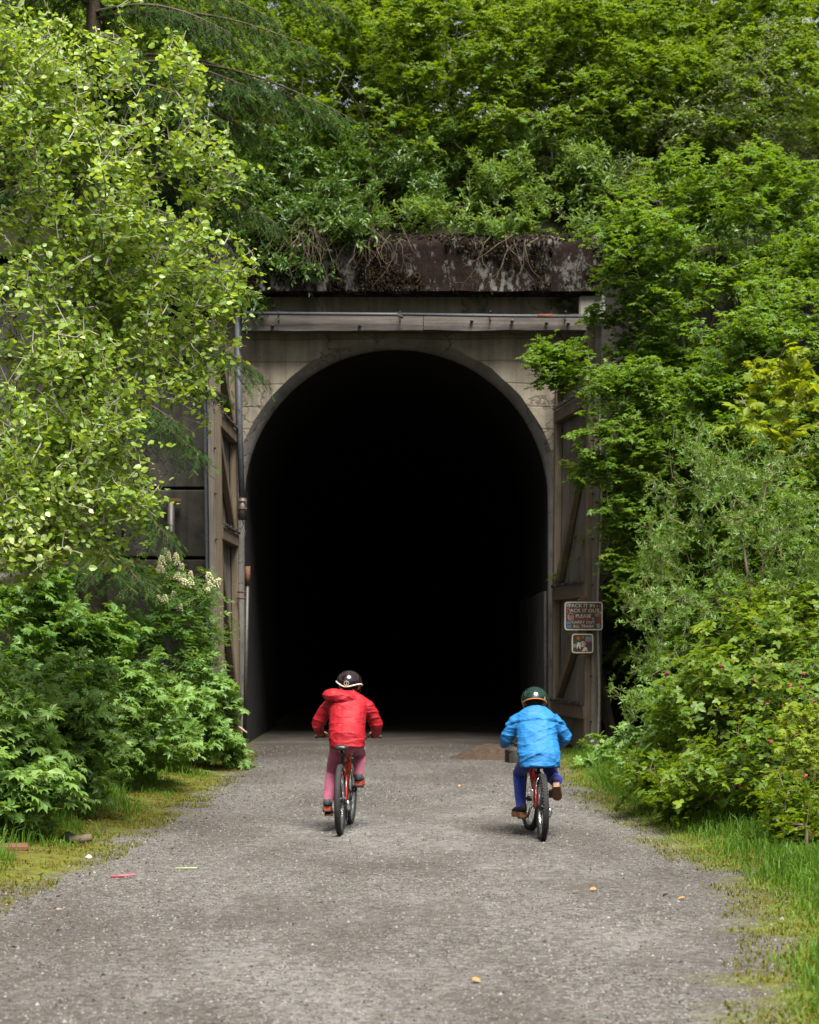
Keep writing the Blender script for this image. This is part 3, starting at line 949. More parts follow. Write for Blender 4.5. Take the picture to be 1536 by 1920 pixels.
def t_feather():
    v, t, u = [], [], []
    for i in range(4):
        x = i/4.; w = .26*(1-.55*x)
        for sg in (-1, 1):
            b = len(v)
            v += [(x, 0, 0), (x+.16, 0, -.005), (x+.22, sg*w, -.03)]
            t.append((b, b+1, b+2) if sg > 0 else (b, b+2, b+1)); u += [(x,.5),(x,.5),(x,1)]
    return np.array(v, float), np.array(t), np.array(u, float)
def t_rosette(n_=5):
    l = t_lance(.16); l = (l[0][[0,1,2,3]], np.array([(0,1,2),(0,3,1)]), l[2][[0,1,2,3]])
    pr = []
    for i in range(n_):
        a = 2.4*i
        v = l[0].copy(); el = .5+.1*(i % 3)
        v[:,2] += v[:,0]*el
        pr.append(((v, l[1], l[2]), (1-.08*i, a, (0,0,0))))
    return merge_t(pr)

def leaves(tm, pos, d, up, size, rnd):
    v, t, u = tm
    x = nrm(d); z = nrm(up - x*np.sum(up*x, 1, keepdims=True)); y = np.cross(z, x)
    W = (pos[:,None,:] + size[:,None,None]*(v[None,:,0,None]*x[:,None,:] + v[None,:,1,None]*y[:,None,:] + v[None,:,2,None]*z[:,None,:]))
    n, m = len(pos), len(v)
    T = (t[None] + (np.arange(n)*m)[:,None,None]).reshape(-1, 3)
    C = np.empty((n, m, 3)); C[:,:,0] = rnd[:,None]; C[:,:,1] = u[None,:,0]; C[:,:,2] = u[None,:,1]
    return W.reshape(-1,3), T, C.reshape(-1,3)

def tubes(A, B, ra, rb, ns=4):
    d = nrm(B-A); ref = np.where(np.abs(d[:,2:3]) < .9, np.array([[0,0,1.]]), np.array([[1.,0,0]]))
    a = nrm(np.cross(d, ref)); b = np.cross(d, a)
    th = np.arange(ns)*2*math.pi/ns
    ring = a[:,None,:]*np.cos(th)[None,:,None] + b[:,None,:]*np.sin(th)[None,:,None]
    V = np.concatenate([A[:,None,:]+ring*ra[:,None,None], B[:,None,:]+ring*rb[:,None,None]], 1)
    n = len(A); k_ = np.arange(ns); k2 = (k_+1) % ns
    q = np.concatenate([np.stack([k_, k2, ns+k2], 1), np.stack([k_, ns+k2, ns+k_], 1)])
    T = (q[None] + (np.arange(n)*2*ns)[:,None,None]).reshape(-1,3)
    return V.reshape(-1,3), T

def blob_pts(blobs, n, flat=.5, shell=2.2):
    """blobs: (px, py, Y, rx, ry, rY, weight) in photograph pixels / metres of depth"""
    w = np.array([b[6] if len(b) > 6 else b[3]*b[4] for b in blobs], float); w /= w.sum()
    idx = rng.choice(len(blobs), n, p=w)
    d = nrm(rng.normal(size=(n,3))); r = rng.beta(shell, 1, n)[:,None]
    d = d*r
    out = np.empty((n,3)); cen = np.empty((n,3))
    for i, bi in enumerate(idx):
        b = blobs[bi]; c = P(b[0], b[1], b[2]); s = b[2]/F
        cen[i] = c
        out[i] = (c.x + d[i,0]*b[3]*s, c.y + d[i,1]*b[5], c.z + d[i,2]*b[4]*s)
    return out, cen

def sprays(cent, base, m, rad, droop=.35, flat=.12):
    """each centre becomes a roughly level fan of twig ends pointing away from the stem"""
    ends = []; sid = []
    for i, c in enumerate(cent):
        o = c - base; o[2] = 0; o = o/ max(.1, np.linalg.norm(o)) + rng.normal(size=3)*.5
        ang0 = math.atan2(o[1], o[0])
        tilt = rng.normal(0, .18, 2)
        for j in range(m):
            a = ang0 + rng.uniform(-1.5, 1.5); r = rad*rng.uniform(.25, 1.0)
            dx, dy = r*math.cos(a), r*math.sin(a)
            ends.append((c[0]+dx, c[1]+dy, c[2] - droop*r*r/rad + dx*tilt[0]+dy*tilt[1] + rng.normal()*flat*rad)); sid.append(i)
    return np.array(ends), np.array(sid)

def grow(stem, ends, seg=.3, kdep=.3, arch_=.08, jit=.03):
    """connect every twig end to the growing skeleton; returns nodes, parents, end indices"""
    nodes = [np.array(p, float) for p in stem]; par = [-1] + list(range(len(stem)-1))
    dep = [0.0]
    for i in range(1, len(stem)): dep.append(dep[-1] + float(np.linalg.norm(nodes[i]-nodes[i-1])))
    cap = 400000
    NA = np.empty((max(20000, len(ends)*14), 3)); DA = np.empty(len(NA)); nn = len(nodes)
    NA[:nn] = nodes; DA[:nn] = dep
    PA = np.full(len(NA), -1, int); PA[:nn] = par
    b0 = NA[0]
    order = np.argsort(np.linalg.norm(ends - b0, axis=1))
    eidx = np.empty(len(ends), int)
    for e in order:
        p = ends[e]
        df = NA[:nn] - p
        dist = np.sqrt((df*df).sum(1))
        c = dist + kdep*DA[:nn]
        q = int(np.argmin(c))
        if DA[q] == 0 and nn > 2: q = 1
        a = NA[q]; L = float(np.linalg.norm(p-a)); k_ = max(1, int(math.ceil(L/seg)))
        prev = q
        for s_ in range(1, k_+1):
            t = s_/k_
            pt = a + (p-a)*t
            if s_ < k_:
                pt = pt + rng.normal(size=3)*jit*min(1, L*2); pt[2] += arch_*L*4*t*(1-t)
            if nn >= len(NA)-1: break
            NA[nn] = pt; PA[nn] = prev; DA[nn] = DA[prev] + np.linalg.norm(pt-NA[prev]); prev = nn; nn += 1
        eidx[e] = prev
    return NA[:nn].copy(), PA[:nn].copy(), eidx

def wood(nodes, par, r_tip, ex=2.4, rmax=9, ns=4):
    n = len(nodes); acc = np.zeros(n)
    ch = np.zeros(n, int)
    for i in range(n-1, 0, -1):
        if ch[i] == 0: acc[i] = r_tip**ex
        acc[par[i]] += acc[i]; ch[par[i]] += 1
    rad = np.minimum(rmax, acc**(1/ex))
    i = np.arange(1, n)
    return tubes(nodes[par[i]], nodes[i], np.minimum(rad[par[i]], rad[i]*1.5), rad[i], ns)

def proj(p):
    return 768 + p[:,0]*F/p[:,1], HZ - (p[:,2]-CH)*F/p[:,1]

SINGLE = {}
def single_meshes(key, tm, mat):
    if key not in SINGLE:
        out = []
        for r_ in (.1, .35, .6, .8, .95):
            v, t, u = tm
            C = np.stack([np.full(len(v), r_), u[:,0], u[:,1]], 1)
            me = mesh_np('leaf', v, t, C); me.materials.append(mat); out.append(me)
        SINGLE[key] = out
    return SINGLE[key]

def plant(name, base, stem, ends, sid, tm, size, per, mats, label, cat, group=None, twig=.28, upw=1.0, outw=.3, jit=.45,
          side=.8, fwd=.6, down=.15, r_tip=.0022, seg=.3, kdep=.3, arch_=.08, rmax=.3, single=0, tm_single=None, skey=None, ex=2.4, crown='crown', trunk='trunk', endonly=False):
    base = np.array(base, float)
    nodes, par, ei = grow(stem, ends, seg, kdep, arch_)
    root = empty(name, base, label, cat, group)
    V, T = wood(nodes, par, r_tip, ex, rmax)
    obj_from(trunk, mesh_np(trunk, V-base, T, None, True), mats[1], root)
    n = len(ends)
    E = nodes[ei]; D = nrm(E - nodes[par[ei]] + rng.normal(size=(n,3))*.02)
    tt = np.linspace(0, 1, per) if per > 1 else np.array([0.])
    k_ = np.tile(np.arange(per), n); ii = np.repeat(np.arange(n), per)
    t = tt[k_]
    pos = E[ii] - D[ii]*(t*twig)[:,None] + rng.normal(size=(n*per,3))*.012
    upv = np.array([[0,0,1.]])
    lat = nrm(np.cross(D[ii], upv) + 1e-4)
    sg = np.where((k_ % 2) == 0, 1., -1.)[:,None]
    d = D[ii]*fwd + lat*sg*side*np.where(k_ == 0, .25, 1.)[:,None] + rng.normal(size=(n*per,3))*.35 - upv*down
    o = nrm((E - base)*np.array([1,1,.2]))[ii]
    up = upv*upw + o*outw + rng.normal(size=(n*per,3))*jit
    sz = size*rng.uniform(.5, 1.3, n*per)*(1 - .25*(k_ == 0))
    sr = rng.random(int(sid.max())+1)
    rnd = np.clip(sr[sid[ii]]*.45 + rng.random(n*per)*.55, 0, 1)
    # dead-thin the plants: drop some leaves
    keep = rng.random(n*per) > .06
    pos, d, up, sz, rnd = pos[keep], d[keep], up[keep], sz[keep], rnd[keep]
    if single:
        px_, py_ = proj(pos)
        dist = np.linalg.norm(pos - np.array([0,0,CH]), axis=1) + np.where((px_ > -10) & (px_ < 1546) & (py_ > -10) & (py_ < 1930), 0, 1e3) - sz*8
        pick = np.argsort(dist)[:single]
        ms = single_meshes(skey, tm_single, mats[0])
        x = nrm(d[pick]); z = nrm(up[pick] - x*np.sum(up[pick]*x, 1, keepdims=True)); y = np.cross(z, x)
        for q, pi in enumerate(pick):
            lo = bpy.data.objects.new('leaf', ms[min(4, int(rnd[pi]*5))])
            s_ = sz[pi]
            lo.matrix_basis = Matrix(((x[q][0]*s_, y[q][0]*s_, z[q][0]*s_, pos[pi][0]-base[0]), (x[q][1]*s_, y[q][1]*s_, z[q][1]*s_, pos[pi][1]-base[1]),
                                      (x[q][2]*s_, y[q][2]*s_, z[q][2]*s_, pos[pi][2]-base[2]), (0,0,0,1)))
            link(lo, root)
        m = np.ones(len(pos), bool); m[pick] = False
        pos, d, up, sz, rnd = pos[m], d[m], up[m], sz[m], rnd[m]
    V, T, C = leaves(tm, pos, d, up, sz, rnd)
    o = obj_from(crown, mesh_np(crown, V-base, T, C), mats[0], root); tag(o, kind='stuff')
    root['nl'] = len(pos)
    del root['nl']
    return root, E, D

def copy_plant(src, loc, rz, sc, label):
    c = src.copy(); col.objects.link(c); c.location = loc; c.rotation_euler = (0, 0, rz); c.scale = (sc, sc, sc); c['label'] = label
    for ch in src.children:
        d = ch.copy(); col.objects.link(d); d.parent = c
    return c

# leaf and bark materials
L_ = {}
L_['alder'] = leaf_mat('alder_leaf', (.065,.135,.016), (.24,.35,.05), (.50,.55,.27), .40, .42, .5)  # palest tone paints sky reflection into some of the leaves
L_['vine'] = leaf_mat('vine_maple_leaf', (0.03082,0.08755,0.006), (0.1204,0.1957,0.009), (0.2408,0.2781,0.012), .5, .44, .3)
L_['viner'] = leaf_mat('vine_maple_leaf_near', (0.04007,0.1071,0.0104), (0.1127,0.2009,0.0156), (0.2253,0.2544,0.0182), .5, .44, .3)
L_['yellow'] = leaf_mat('young_maple_leaf', (.11,.17,.01), (.20,.26,.014), (.27,.30,.02), .5, .48, .3)
L_['thimble'] = leaf_mat('thimbleberry_leaf', (0.0728,0.1602,0.02912), (0.1456,0.2548,0.05096), (0.233,0.3349,0.09464), .45, .44, .4)
L_['elder'] = leaf_mat('elder_leaf', (0.05824,0.1456,0.02621), (0.1238,0.2257,0.04077), None, .48, .44, .35)
L_['laurel'] = leaf_mat('broad_evergreen_leaf', (.026,.068,.006), (.06,.125,.012), (.13,.19,.018), .4, .3, .45)
L_['willow'] = leaf_mat('willow_leaf', (.06,.135,.016), (.125,.21,.035), (.21,.29,.09), .46, .42, .4)
L_['salmon'] = leaf_mat('salmonberry_leaf', (0.045,0.1138,0.0104), (0.1286,0.2009,0.013), (0.2186,0.2544,0.0234), .48, .44, .35)
L_['hemlock'] = leaf_mat('hemlock_needles', (.008,.032,.004), (.024,.062,.006), (.07,.115,.010), .7, .2, .1)
L_['pale'] = leaf_mat('grey_willow_leaf', (0.091,0.156,0.052), (0.195,0.26,0.0975), (0.364,0.39,0.234), .5, .3, .3)
B_ = {}
B_['grey'] = bark_mat('grey_bark', (.07,.06,.05), (.22,.2,.175))
B_['alder'] = bark_mat('pale_bark', (.12,.105,.09), (.36,.33,.29))
B_['brown'] = bark_mat('brown_bark', (.035,.025,.016), (.11,.085,.06))
B_['twig'] = bark_mat('twig_bark', (.06,.042,.03), (.17,.125,.09))
B_['green'] = bark_mat('green_stem', (.05,.055,.02), (.12,.12,.05))

def G(px, py):
    """ground point under a photograph pixel below the horizon"""
    Y = CH*F/(py-HZ); return P(px, py, Y)
def gpt(x, y): return np.array([x, y, float(ground_h(x, y)) - .05])
def hpt(x, y): return np.array([x, y, float(hill_h(x, y)) - .05])
OV = t_ovate(.36); PAL5 = t_palm(5); PAL7 = t_palm(7, 125, .6); PIN = t_pinnate(); TRI = t_trifol(); LAN = t_lance(.17); ROS = t_rosette(5); FEA = t_feather()
def t_alder_fine():
    xs_ = [0,.12,.3,.5,.7,.88,1]; ws = [0,.22,.36,.37,.27,.13,0]
    v, uv = [], []
    for x, w in zip(xs_, ws): v.append((x,0,-.08*x*x)); uv.append((x,0))
    for sg in (1,-1):
        for x, w in zip(xs_[1:-1], ws[1:-1]):
            v.append((x-.03, sg*w, .05-.1*x*x + .02*math.sin(x*19))); uv.append((x,1))
    t = []
    for s_, b in ((1,7),(-1,12)):
        q = [(0,1,b)]
        for i in range(4): q += [(i+1,i+2,b+i+1),(i+1,b+i+1,b+i)]
        q += [(5,6,b+4)]
        t += q if s_ > 0 else [(a,c,b2) for a,b2,c in q]
    return np.array(v,float), np.array(t), np.array(uv,float)
ALF = t_alder_fine(); PALF = t_palm(7, 125, .62, -.12, True); PALF5 = t_palm(5, 118, .6, -.1, True)

# ---- alder at the left edge of the photograph
bl = [(60,90,15.6,230,120,1.2), (140,260,15.8,250,130,1.3), (190,430,16.0,240,120,1.3), (195,560,16.2,205,110,1.2), (110,640,15.8,240,120,1.2),
      (130,790,15.6,150,90,1.0), (60,880,15.4,170,100,1.0), (30,1000,15.2,120,70,.8), (330,100,15.8,40,40,.4,2500), (395,270,15.8,50,45,.4,3500),
      (390,350,15.9,50,50,.4,3500), (415,495,16.0,45,35,.4,3000), (385,610,16.2,55,28,.4,3000), (330,690,16,60,40,.5,3500), (225,910,15.5,50,40,.4,2500), (170,1000,15.3,40,30,.4,1500),
      (-180,400,16.3,220,420,1.6,60000)]
cen, _ = blob_pts(bl, 690, shell=1.5)
base = gpt(-4.9, 16.6)
ends, sid = sprays(cen, base, 7, .25, .55, .35)
stem = [base, base+(.05,0,1.2), base+(.1,.05,2.6), base+(.0,.0,4.0), base+(.15,-.1,5.4), base+(.2,-.1,6.8), base+(.3,-.2,8.2)]
alder, _, _ = plant('alder_tree', base, stem, ends, sid, OV, .059, 8, (L_['alder'], B_['alder']), 'bright broad-leaved tree overhanging the path at the left edge', 'tree',
      twig=.34, upw=.8, outw=.5, jit=.65, side=.8, fwd=.35, down=.35, r_tip=.0034, rmax=.14, arch_=.10, kdep=.22, single=300, tm_single=ALF, skey='alder')

# ---- hemlock behind the alder
hb_ = gpt(-4.3, 25.6)
hem = empty('hemlock_tree', hb_, 'dark drooping conifer behind the bright tree at upper left', 'tree')
HT = 15.0
trunkn = np.array([hb_ + np.array([.05*math.sin(i), .05*math.cos(i*1.3), HT*i/12]) for i in range(13)])
SA, SB, SR1, SR2 = [trunkn[:-1]], [trunkn[1:]], [np.linspace(.22,.05,12)], [np.linspace(.20,.04,12)]
FP, FD, FU, FS, FR = [], [], [], [], []
br = []
for (px_, py_, Y, rise) in ((660,222,24.0,1.1), (560,190,24.4,.9), (470,165,24.0,.7), (500,265,25.0,.8), (440,330,24.2,.8), (520,420,24.6,.9), (470,470,25.3,.6), (420,540,24.3,.5), (480,690,24.6,.7), (420,740,25.2,.5), (372,850,24.2,.7),
                            (330,790,23.8,.5), (315,1005,24.0,.6), (250,930,23.6,.5), (260,1090,23.6,.5), (200,1060,23.2,.5), (590,90,24.3,.8), (520,40,24.8,.8), (430,60,24.2,.7), (380,200,23.6,.7), (350,420,23.4,.6), (640,20,25.6,.8)):
    br.append((np.array(P(px_, py_, Y)), rise))
for i in range(60):
    z = rng.uniform(1.6, 13.5); a = rng.uniform(0, 2*math.pi); l = (3.0 - .13*z)*rng.uniform(.7, 1.1)
    tp_ = hb_ + np.array([l*math.cos(a), l*math.sin(a), z]); qx, qy = proj(tp_[None])
    if qx[0] > 235 and qy[0] > 640: continue
    br.append((tp_, .5))
for tip, rise in br:
    zr = min(HT-.3, tip[2]-hb_[2]+rise)
    A = hb_ + np.array([0,0,zr])
    n_ = 16; pts = []
    for i in range(n_+1):
        t = i/n_
        p = A + (tip-A)*t; p[2] += .35*math.sin(math.pi*t)*rise*.9
        pts.append(p)
    pts = np.array(pts)
    SA.append(pts[:-1]); SB.append(pts[1:]); SR1.append(np.linspace(.035,.004,n_)); SR2.append(np.linspace(.033,.003,n_))
    L = np.linalg.norm(tip-A)
    for i in range(2, n_+1):
        d = nrm(pts[min(i+1,n_)] - pts[i-1]); lt = nrm(np.cross(d, [0,0,1.]))
        for sg in (-1, 1):
            for rep in range(3):
                l2 = (.22 + .62*math.sin(math.pi*min(1,(1.05-i/n_)*.9+.08))) * rng.uniform(.6, 1.1) * min(1, L/3)
                a = pts[i] - d*rng.uniform(0, .12)
                dd = nrm(d*.75 + lt*sg*rng.uniform(.4,1.0) - np.array([0,0,rng.uniform(.1,.7)]))
                b = a + dd*l2; b[2] -= .35*l2*l2
                SA.append(a[None]); SB.append(b[None]); SR1.append(np.array([.004])); SR2.append(np.array([.0015]))
                m_ = max(3, int(l2/.046))
                for q in range(m_):
                    t = (q+1)/m_
                    pp = a + (b-a)*t; pp[2] += .05*l2*math.sin(math.pi*t)
                    lt2 = nrm(np.cross(dd, [0,0,1.]))
                    s2 = (-1)**q
                    FP.append(pp); FD.append(dd*.8 + lt2*s2*.75 + rng.normal(size=3)*.2 - np.array([0,0,.45])); FU.append(np.array([0,0,1.])+rng.normal(size=3)*.3)
                    FS.append(rng.uniform(.07,.125)); FR.append(np.clip(rng.random()*.6 + .4*t*(i/n_), 0, 1))
V, T = tubes(np.concatenate(SA), np.concatenate(SB), np.concatenate(SR1), np.concatenate(SR2), 4)
obj_from('trunk', mesh_np('trunk', V-hb_, T, None, True), B_['brown'], hem)
V, T, C = leaves(FEA, np.array(FP), np.array(FD), np.array(FU), np.array(FS), np.array(FR))
tag(obj_from('crown', mesh_np('crown', V-hb_, T, C), L_['hemlock'], hem), kind='stuff')

# ---- vine maples on the hillside: three grown, the rest copied
def vine_arch(seed_base, h, w, nsp, lab, tall=False):
    b = np.array(seed_base, float)
    cen = []
    for i in range(nsp):
        a = rng.uniform(0, 2*math.pi); t = rng.beta(1.5, 1.1)
        rr_ = w*(.35+.65*math.sin(math.pi*(.18+.72*t)))*math.sqrt(rng.random())
        cen.append(b + np.array([rr_*math.cos(a), rr_*math.sin(a), h*(.10 + .9*t)]))
    cen = np.array(cen)
    e, s_ = sprays(cen, b, 10, .52, .34, .07)
    st = [b] + [b + np.array([.1*math.sin(q*2+nsp), .1*math.cos(q*3), h*q*.16]) for q in range(1, 6)]
    return plant('vine_maple', b, st, e, s_, PAL5, .112, 7, (L_['vine'], B_['grey']), lab, 'tree', 'maples on the hillside above the portal',
                 twig=.32, upw=1.3, outw=.35, jit=.3, side=.85, fwd=.5, down=.22, rmax=.06, r_tip=.0022, kdep=.25, seg=.4)[0]
def hx_(px_, Y): return (px_-768)*Y/F
m1 = vine_arch(hpt(hx_(690,33.4),33.4), 3.9, 1.75, 118, 'yellow-green maple above the portal just right of the drooping conifer tip')
m2 = vine_arch(hpt(hx_(850,34.0),34.0), 4.3, 1.8, 118, 'yellow-green maple above the middle of the portal')
m3 = vine_arch(hpt(hx_(1030,33.8),33.8), 4.0, 1.9, 118, 'maple above the right half of the portal roof')
SRC = [m1, m2, m3]
labs = ['maple above the right end of the cornice', 'maple on the slope behind the pale willow at upper right', 'maple at the far right of the slope above the tunnel',
        'maple in the second row above the conifer tip', 'tall maple filling the top centre of the slope', 'tall maple at the top right of centre on the slope', 'tall maple behind the pale willow at the top right', 'farthest right maple at the top corner of the slope',
        'maple high on the slope behind the conifer', 'back-row maple against the sky at top left of centre', 'back-row maple against the sky at top centre', 'back-row maple against the sky right of top centre', 'back-row maple against the sky at top right', 'low maple on the slope behind the conifer boughs',
        'back-row maple against the sky in the top right corner', 'maple on the slope hidden behind the left-hand conifer',
        'maple at the top left corner behind the bright tree', 'back-row maple at the far left of the slope', 'maple low on the slope above the left wing wall', 'maple on the slope above the far left wing wall',
        'maple standing against the right wing wall beside the cornice', 'maple standing against the right wing wall at the photograph edge', 'maple behind the grey-stemmed tree at the right wing wall', 'dark maple in the corner between right door and wing wall',
        'maple behind the conifer against the left wing wall', 'low maple on the slope right of the cornice', 'low maple at the right edge just above the wing wall']
spots = [(1190,33.6,1.0),(1340,34.6,1.05),(1490,34.2,1.1),(620,36.6,1.15),(780,37.4,1.25),(960,37.0,1.2),(1150,37.5,1.25),(1380,37.8,1.3),(470,36.0,1.1),(560,42.5,1.45),(760,43.5,1.6),(980,42.5,1.5),(1220,43.5,1.55),(430,33.4,.9),(1460,43.0,1.6),(300,38.5,1.3),(150,37,1.4),(120,43,1.6),(300,33.6,1.0),(90,34,1.1)]
frontspots = [(5.4,30.1,1.55),(6.0,29.8,1.35),(5.0,29.4,1.25),(4.7,30.2,.8),(-6.6,29.6,1.3)]
lowspots = [(1230,32.4,.8),(1420,32.4,.8)]
for i, ((px_, Y, sc), lb) in enumerate(zip(spots, labs)):
    copy_plant(SRC[i % 3], hpt(hx_(px_, Y), Y), 1.3+2.1*i, sc, lb)
for i, ((x_, Y, sc), lb) in enumerate(zip(frontspots, labs[20:])):
    copy_plant(SRC[(i+1) % 3], gpt(x_, Y), .7+1.7*i, sc, lb)['group'] = 'maples beside the wing walls'
for i, ((px_, Y, sc), lb) in enumerate(zip(lowspots, labs[25:])):
    copy_plant(SRC[i % 3], hpt(hx_(px_, Y), Y), 2.2+2.7*i, sc, lb)

# ---- broad evergreen shrubs on top of the portal
def shrub(name, base, bl, nsp, m, rad, tm, size, per, mats, label, cat='shrub', group=None, **kw):
    cen, _ = blob_pts(bl, nsp, shell=kw.pop('shell', 1.8))
    base = np.array(base, float)
    e, s_ = sprays(cen, base, m, rad, kw.pop('droop', .3), kw.pop('flat', .35))
    st = kw.pop('stem', None) or [base, base + np.array([0,0,.25]), base + np.array([.03,0,.5])]
    return plant(name, base, st, e, s_, tm, size, per, mats, label, cat, group, **kw)
kw = dict(twig=.22, upw=.9, outw=.5, jit=.4, side=.7, fwd=.8, down=.0, rmax=.05, r_tip=.0026)
lau1, _, _ = shrub('laurel_shrub', hpt(hx_(560,32.0),32.0), [(540,300,31.6,110,90,.7), (600,240,32,80,50,.6), (480,380,31,60,80,.5), (650,330,31.6,80,60,.5)], 180, 6, .25, LAN, .125, 9, (L_['laurel'], B_['twig']),
      'dark glossy shrub on the slope below the conifer tip', group='shrubs on the portal roof', **kw)
shrub('laurel_shrub', hpt(hx_(600,31.4),31.4), [(580,420,30.6,110,55,.4), (670,425,30.4,80,40,.3), (540,490,30.5,70,45,.3), (640,500,30.4,20,30,.2,600), (500,430,30.5,60,60,.3), (620,370,30.8,120,50,.5)], 190, 6, .22, LAN, .11, 9, (L_['laurel'], B_['twig']),
      'glossy shrub hanging over the left half of the mossy cornice', group='shrubs on the portal roof', **kw)
lau, _, _ = shrub('laurel_shrub', np.array(P(450,560,30.9)), [(460,470,30.7,45,80,.3), (470,560,30.6,30,40,.3), (430,420,30.8,40,60,.3)], 50, 6, .2, LAN, .10, 9, (L_['laurel'], B_['twig']),
      'glossy shrub growing above the top of the downpipe', group='shrubs on the portal roof', **kw)
shrub('laurel_shrub', hpt(hx_(930,31.5),31.5), [(930,330,31.4,80,70,.4), (890,425,30.7,40,30,.25), (930,420,30.6,30,30,.2), (800,400,31.2,90,35,.4), (1000,410,31.2,80,30,.3)], 100, 6, .2, LAN, .11, 8, (L_['willow'], B_['twig']),
      'pale-leaved shrub over the middle of the cornice', group='shrubs on the portal roof', **kw)
shrub('laurel_shrub', hpt(hx_(1080,32),32), [(1090,300,31.6,70,50,.4), (1150,350,31.4,70,50,.4), (1020,360,31.6,50,40,.4), (1120,420,31.2,60,30,.3)], 85, 6, .22, LAN, .10, 8, (L_['willow'], B_['twig']),
      'pale-leaved shrub above the right end of the cornice', group='shrubs on the portal roof', **kw)
for i, (x_, z_, lb) in enumerate(((4.3, 7.6, 'glossy shrub over the top of the right wing wall beside the portal'), (5.3, 7.5, 'glossy shrub over the middle of the right wing wall'), (6.3, 7.6, 'glossy shrub over the right end of the wing wall at the photograph edge'),
        (-4.1, 7.5, 'glossy shrub over the top of the left wing wall behind the conifer'), (-5.3, 7.5, 'glossy shrub over the far left wing wall'), (2.75, 7.95, 'glossy sprig hanging over the right end of the cornice'), (1.5, 8.15, 'glossy sprig on top of the cornice right of the middle'))):
    copy_plant(lau, (x_, 31.1 if i < 5 else 30.75, z_-.6), .8*i-.9, 1.35 if i < 5 else .8, lb)
for i, (px_, Y, sc_, lb) in enumerate(((745,32.6,.75,'dark glossy shrub on the slope behind the middle of the cornice'), (870,32.9,.8,'dark glossy shrub on the slope under the middle maple'), (985,32.7,.75,'dark glossy shrub on the slope behind the pale shrubs'), (1110,32.8,.8,'dark glossy shrub on the slope behind the right end of the cornice'))):
    copy_plant(lau1, hpt(hx_(px_, Y), Y), 1.1+1.9*i, sc_, lb)
# bare twigs that hang over the cornice
dt = empty('dead_twigs', P(600, 430, 30.35), 'tangle of bare brown twigs hanging over the cornice', 'twigs')
A_, B2, r1, r2 = [], [], [], []
for i in range(95):
    x0_ = rng.choice([rng.uniform(480, 760), rng.uniform(560, 720)]); p = np.array(P(x0_, rng.uniform(400, 450), 30.3 + rng.uniform(-.1,.2)))
    if i > 84: p = np.array(P(rng.uniform(880, 1080), rng.uniform(440, 460), 30.35))
    d = np.array([rng.normal()*.6, -.25+rng.normal()*.2, -.3-.5*rng.random()]); r_ = rng.uniform(.004, .009)
    for q in range(rng.integers(4, 9)):
        d = nrm(d + np.array([rng.normal()*.35, rng.normal()*.1+.04, -.16])); l = rng.uniform(.07, .15)
        A_.append(p); p = p + d*l; B2.append(p); r1.append(r_); r_ *= .85; r2.append(r_)
        if rng.random() < .5:
            A_.append(p); B2.append(p + nrm(d + rng.normal(size=3)*.7)*rng.uniform(.08,.2)); r1.append(r_*.7); r2.append(.0015)
V, T = tubes(np.array(A_), np.array(B2), np.array(r1), np.array(r2), 4)
tag(obj_from('twigs', mesh_np('twigs', V-np.array(dt.location), T, None, True), B_['twig'], dt), kind='stuff')

# ---- maples at the right, in front of the wing wall
kwv = dict(twig=.32, upw=1.3, outw=.3, jit=.3, side=.85, fwd=.5, down=.2, rmax=.045, r_tip=.0024, kdep=.22, seg=.4, droop=.34, flat=.07, shell=1.5)
shrub('vine_maple', gpt(4.55, 28.3), [(1210,430,27.8,110,80,.9), (1330,350,28.4,130,90,1.0), (1260,540,28.0,130,80,.9), (1160,480,27.6,60,40,.5), (1400,520,28.4,120,100,1.0), (1450,330,28.8,90,80,.8), (1230,650,28.2,90,60,.6), (1330,660,28.2,90,60,.6)], 185, 10, .50, PAL5, .108, 7,
      (L_['viner'], B_['grey']), 'slender grey-stemmed maple to the right of the portal roof', 'tree', 'maples beside the right wing wall', stem=[gpt(4.55,28.3), np.array(P(1310,900,28.2)), np.array(P(1292,700,28.1)), np.array(P(1272,600,28.0)), np.array(P(1268,500,28.0)), np.array(P(1240,380,28.0))], **kwv)
shrub('vine_maple', gpt(3.75, 27.4), [(1180,720,27.2,80,60,.6), (1200,830,27.0,110,60,.7), (1120,860,26.9,60,30,.35), (1190,960,27.0,60,50,.5), (1210,1040,27.0,65,40,.5), (1185,1085,26.9,35,18,.3), (1050,645,27.8,60,18,.25,1500), (1075,690,27.8,40,25,.2,1200), (1260,760,27.2,80,80,.6), (1250,950,27.4,70,90,.6)], 150, 10, .42, PAL5, .105, 7,
      (L_['viner'], B_['grey']), 'layered maple reaching in front of the right door', 'tree', 'maples beside the right wing wall', **kwv)
shrub('vine_maple', gpt(5.2, 26.0), [(1420,620,25.6,110,70,.9), (1480,540,26,80,60,.8), (1360,700,25.4,90,60,.7), (1480,760,25.2,90,80,.8), (1380,800,25.2,100,60,.7), (1500,440,26.5,70,70,.8)], 125, 10, .48, PAL5, .108, 7,
      (L_['viner'], B_['grey']), 'bushy maple at the right edge above the willow', 'tree', 'maples beside the right wing wall', **kwv)
# pale willow with catkins high on the right slope
shrub('goat_willow', hpt(hx_(1400,32.4),32.4), [(1380,200,32,130,80,.9), (1280,250,32,100,60,.8), (1460,280,32,90,80,.8), (1430,90,32.4,90,60,.8), (1210,330,31.8,60,40,.5)], 150, 6, .3, LAN, .085, 10, (L_['pale'], B_['grey']),
      'pale grey-green willow high on the right of the slope', 'tree', twig=.3, jit=.6, rmax=.06, droop=.2)

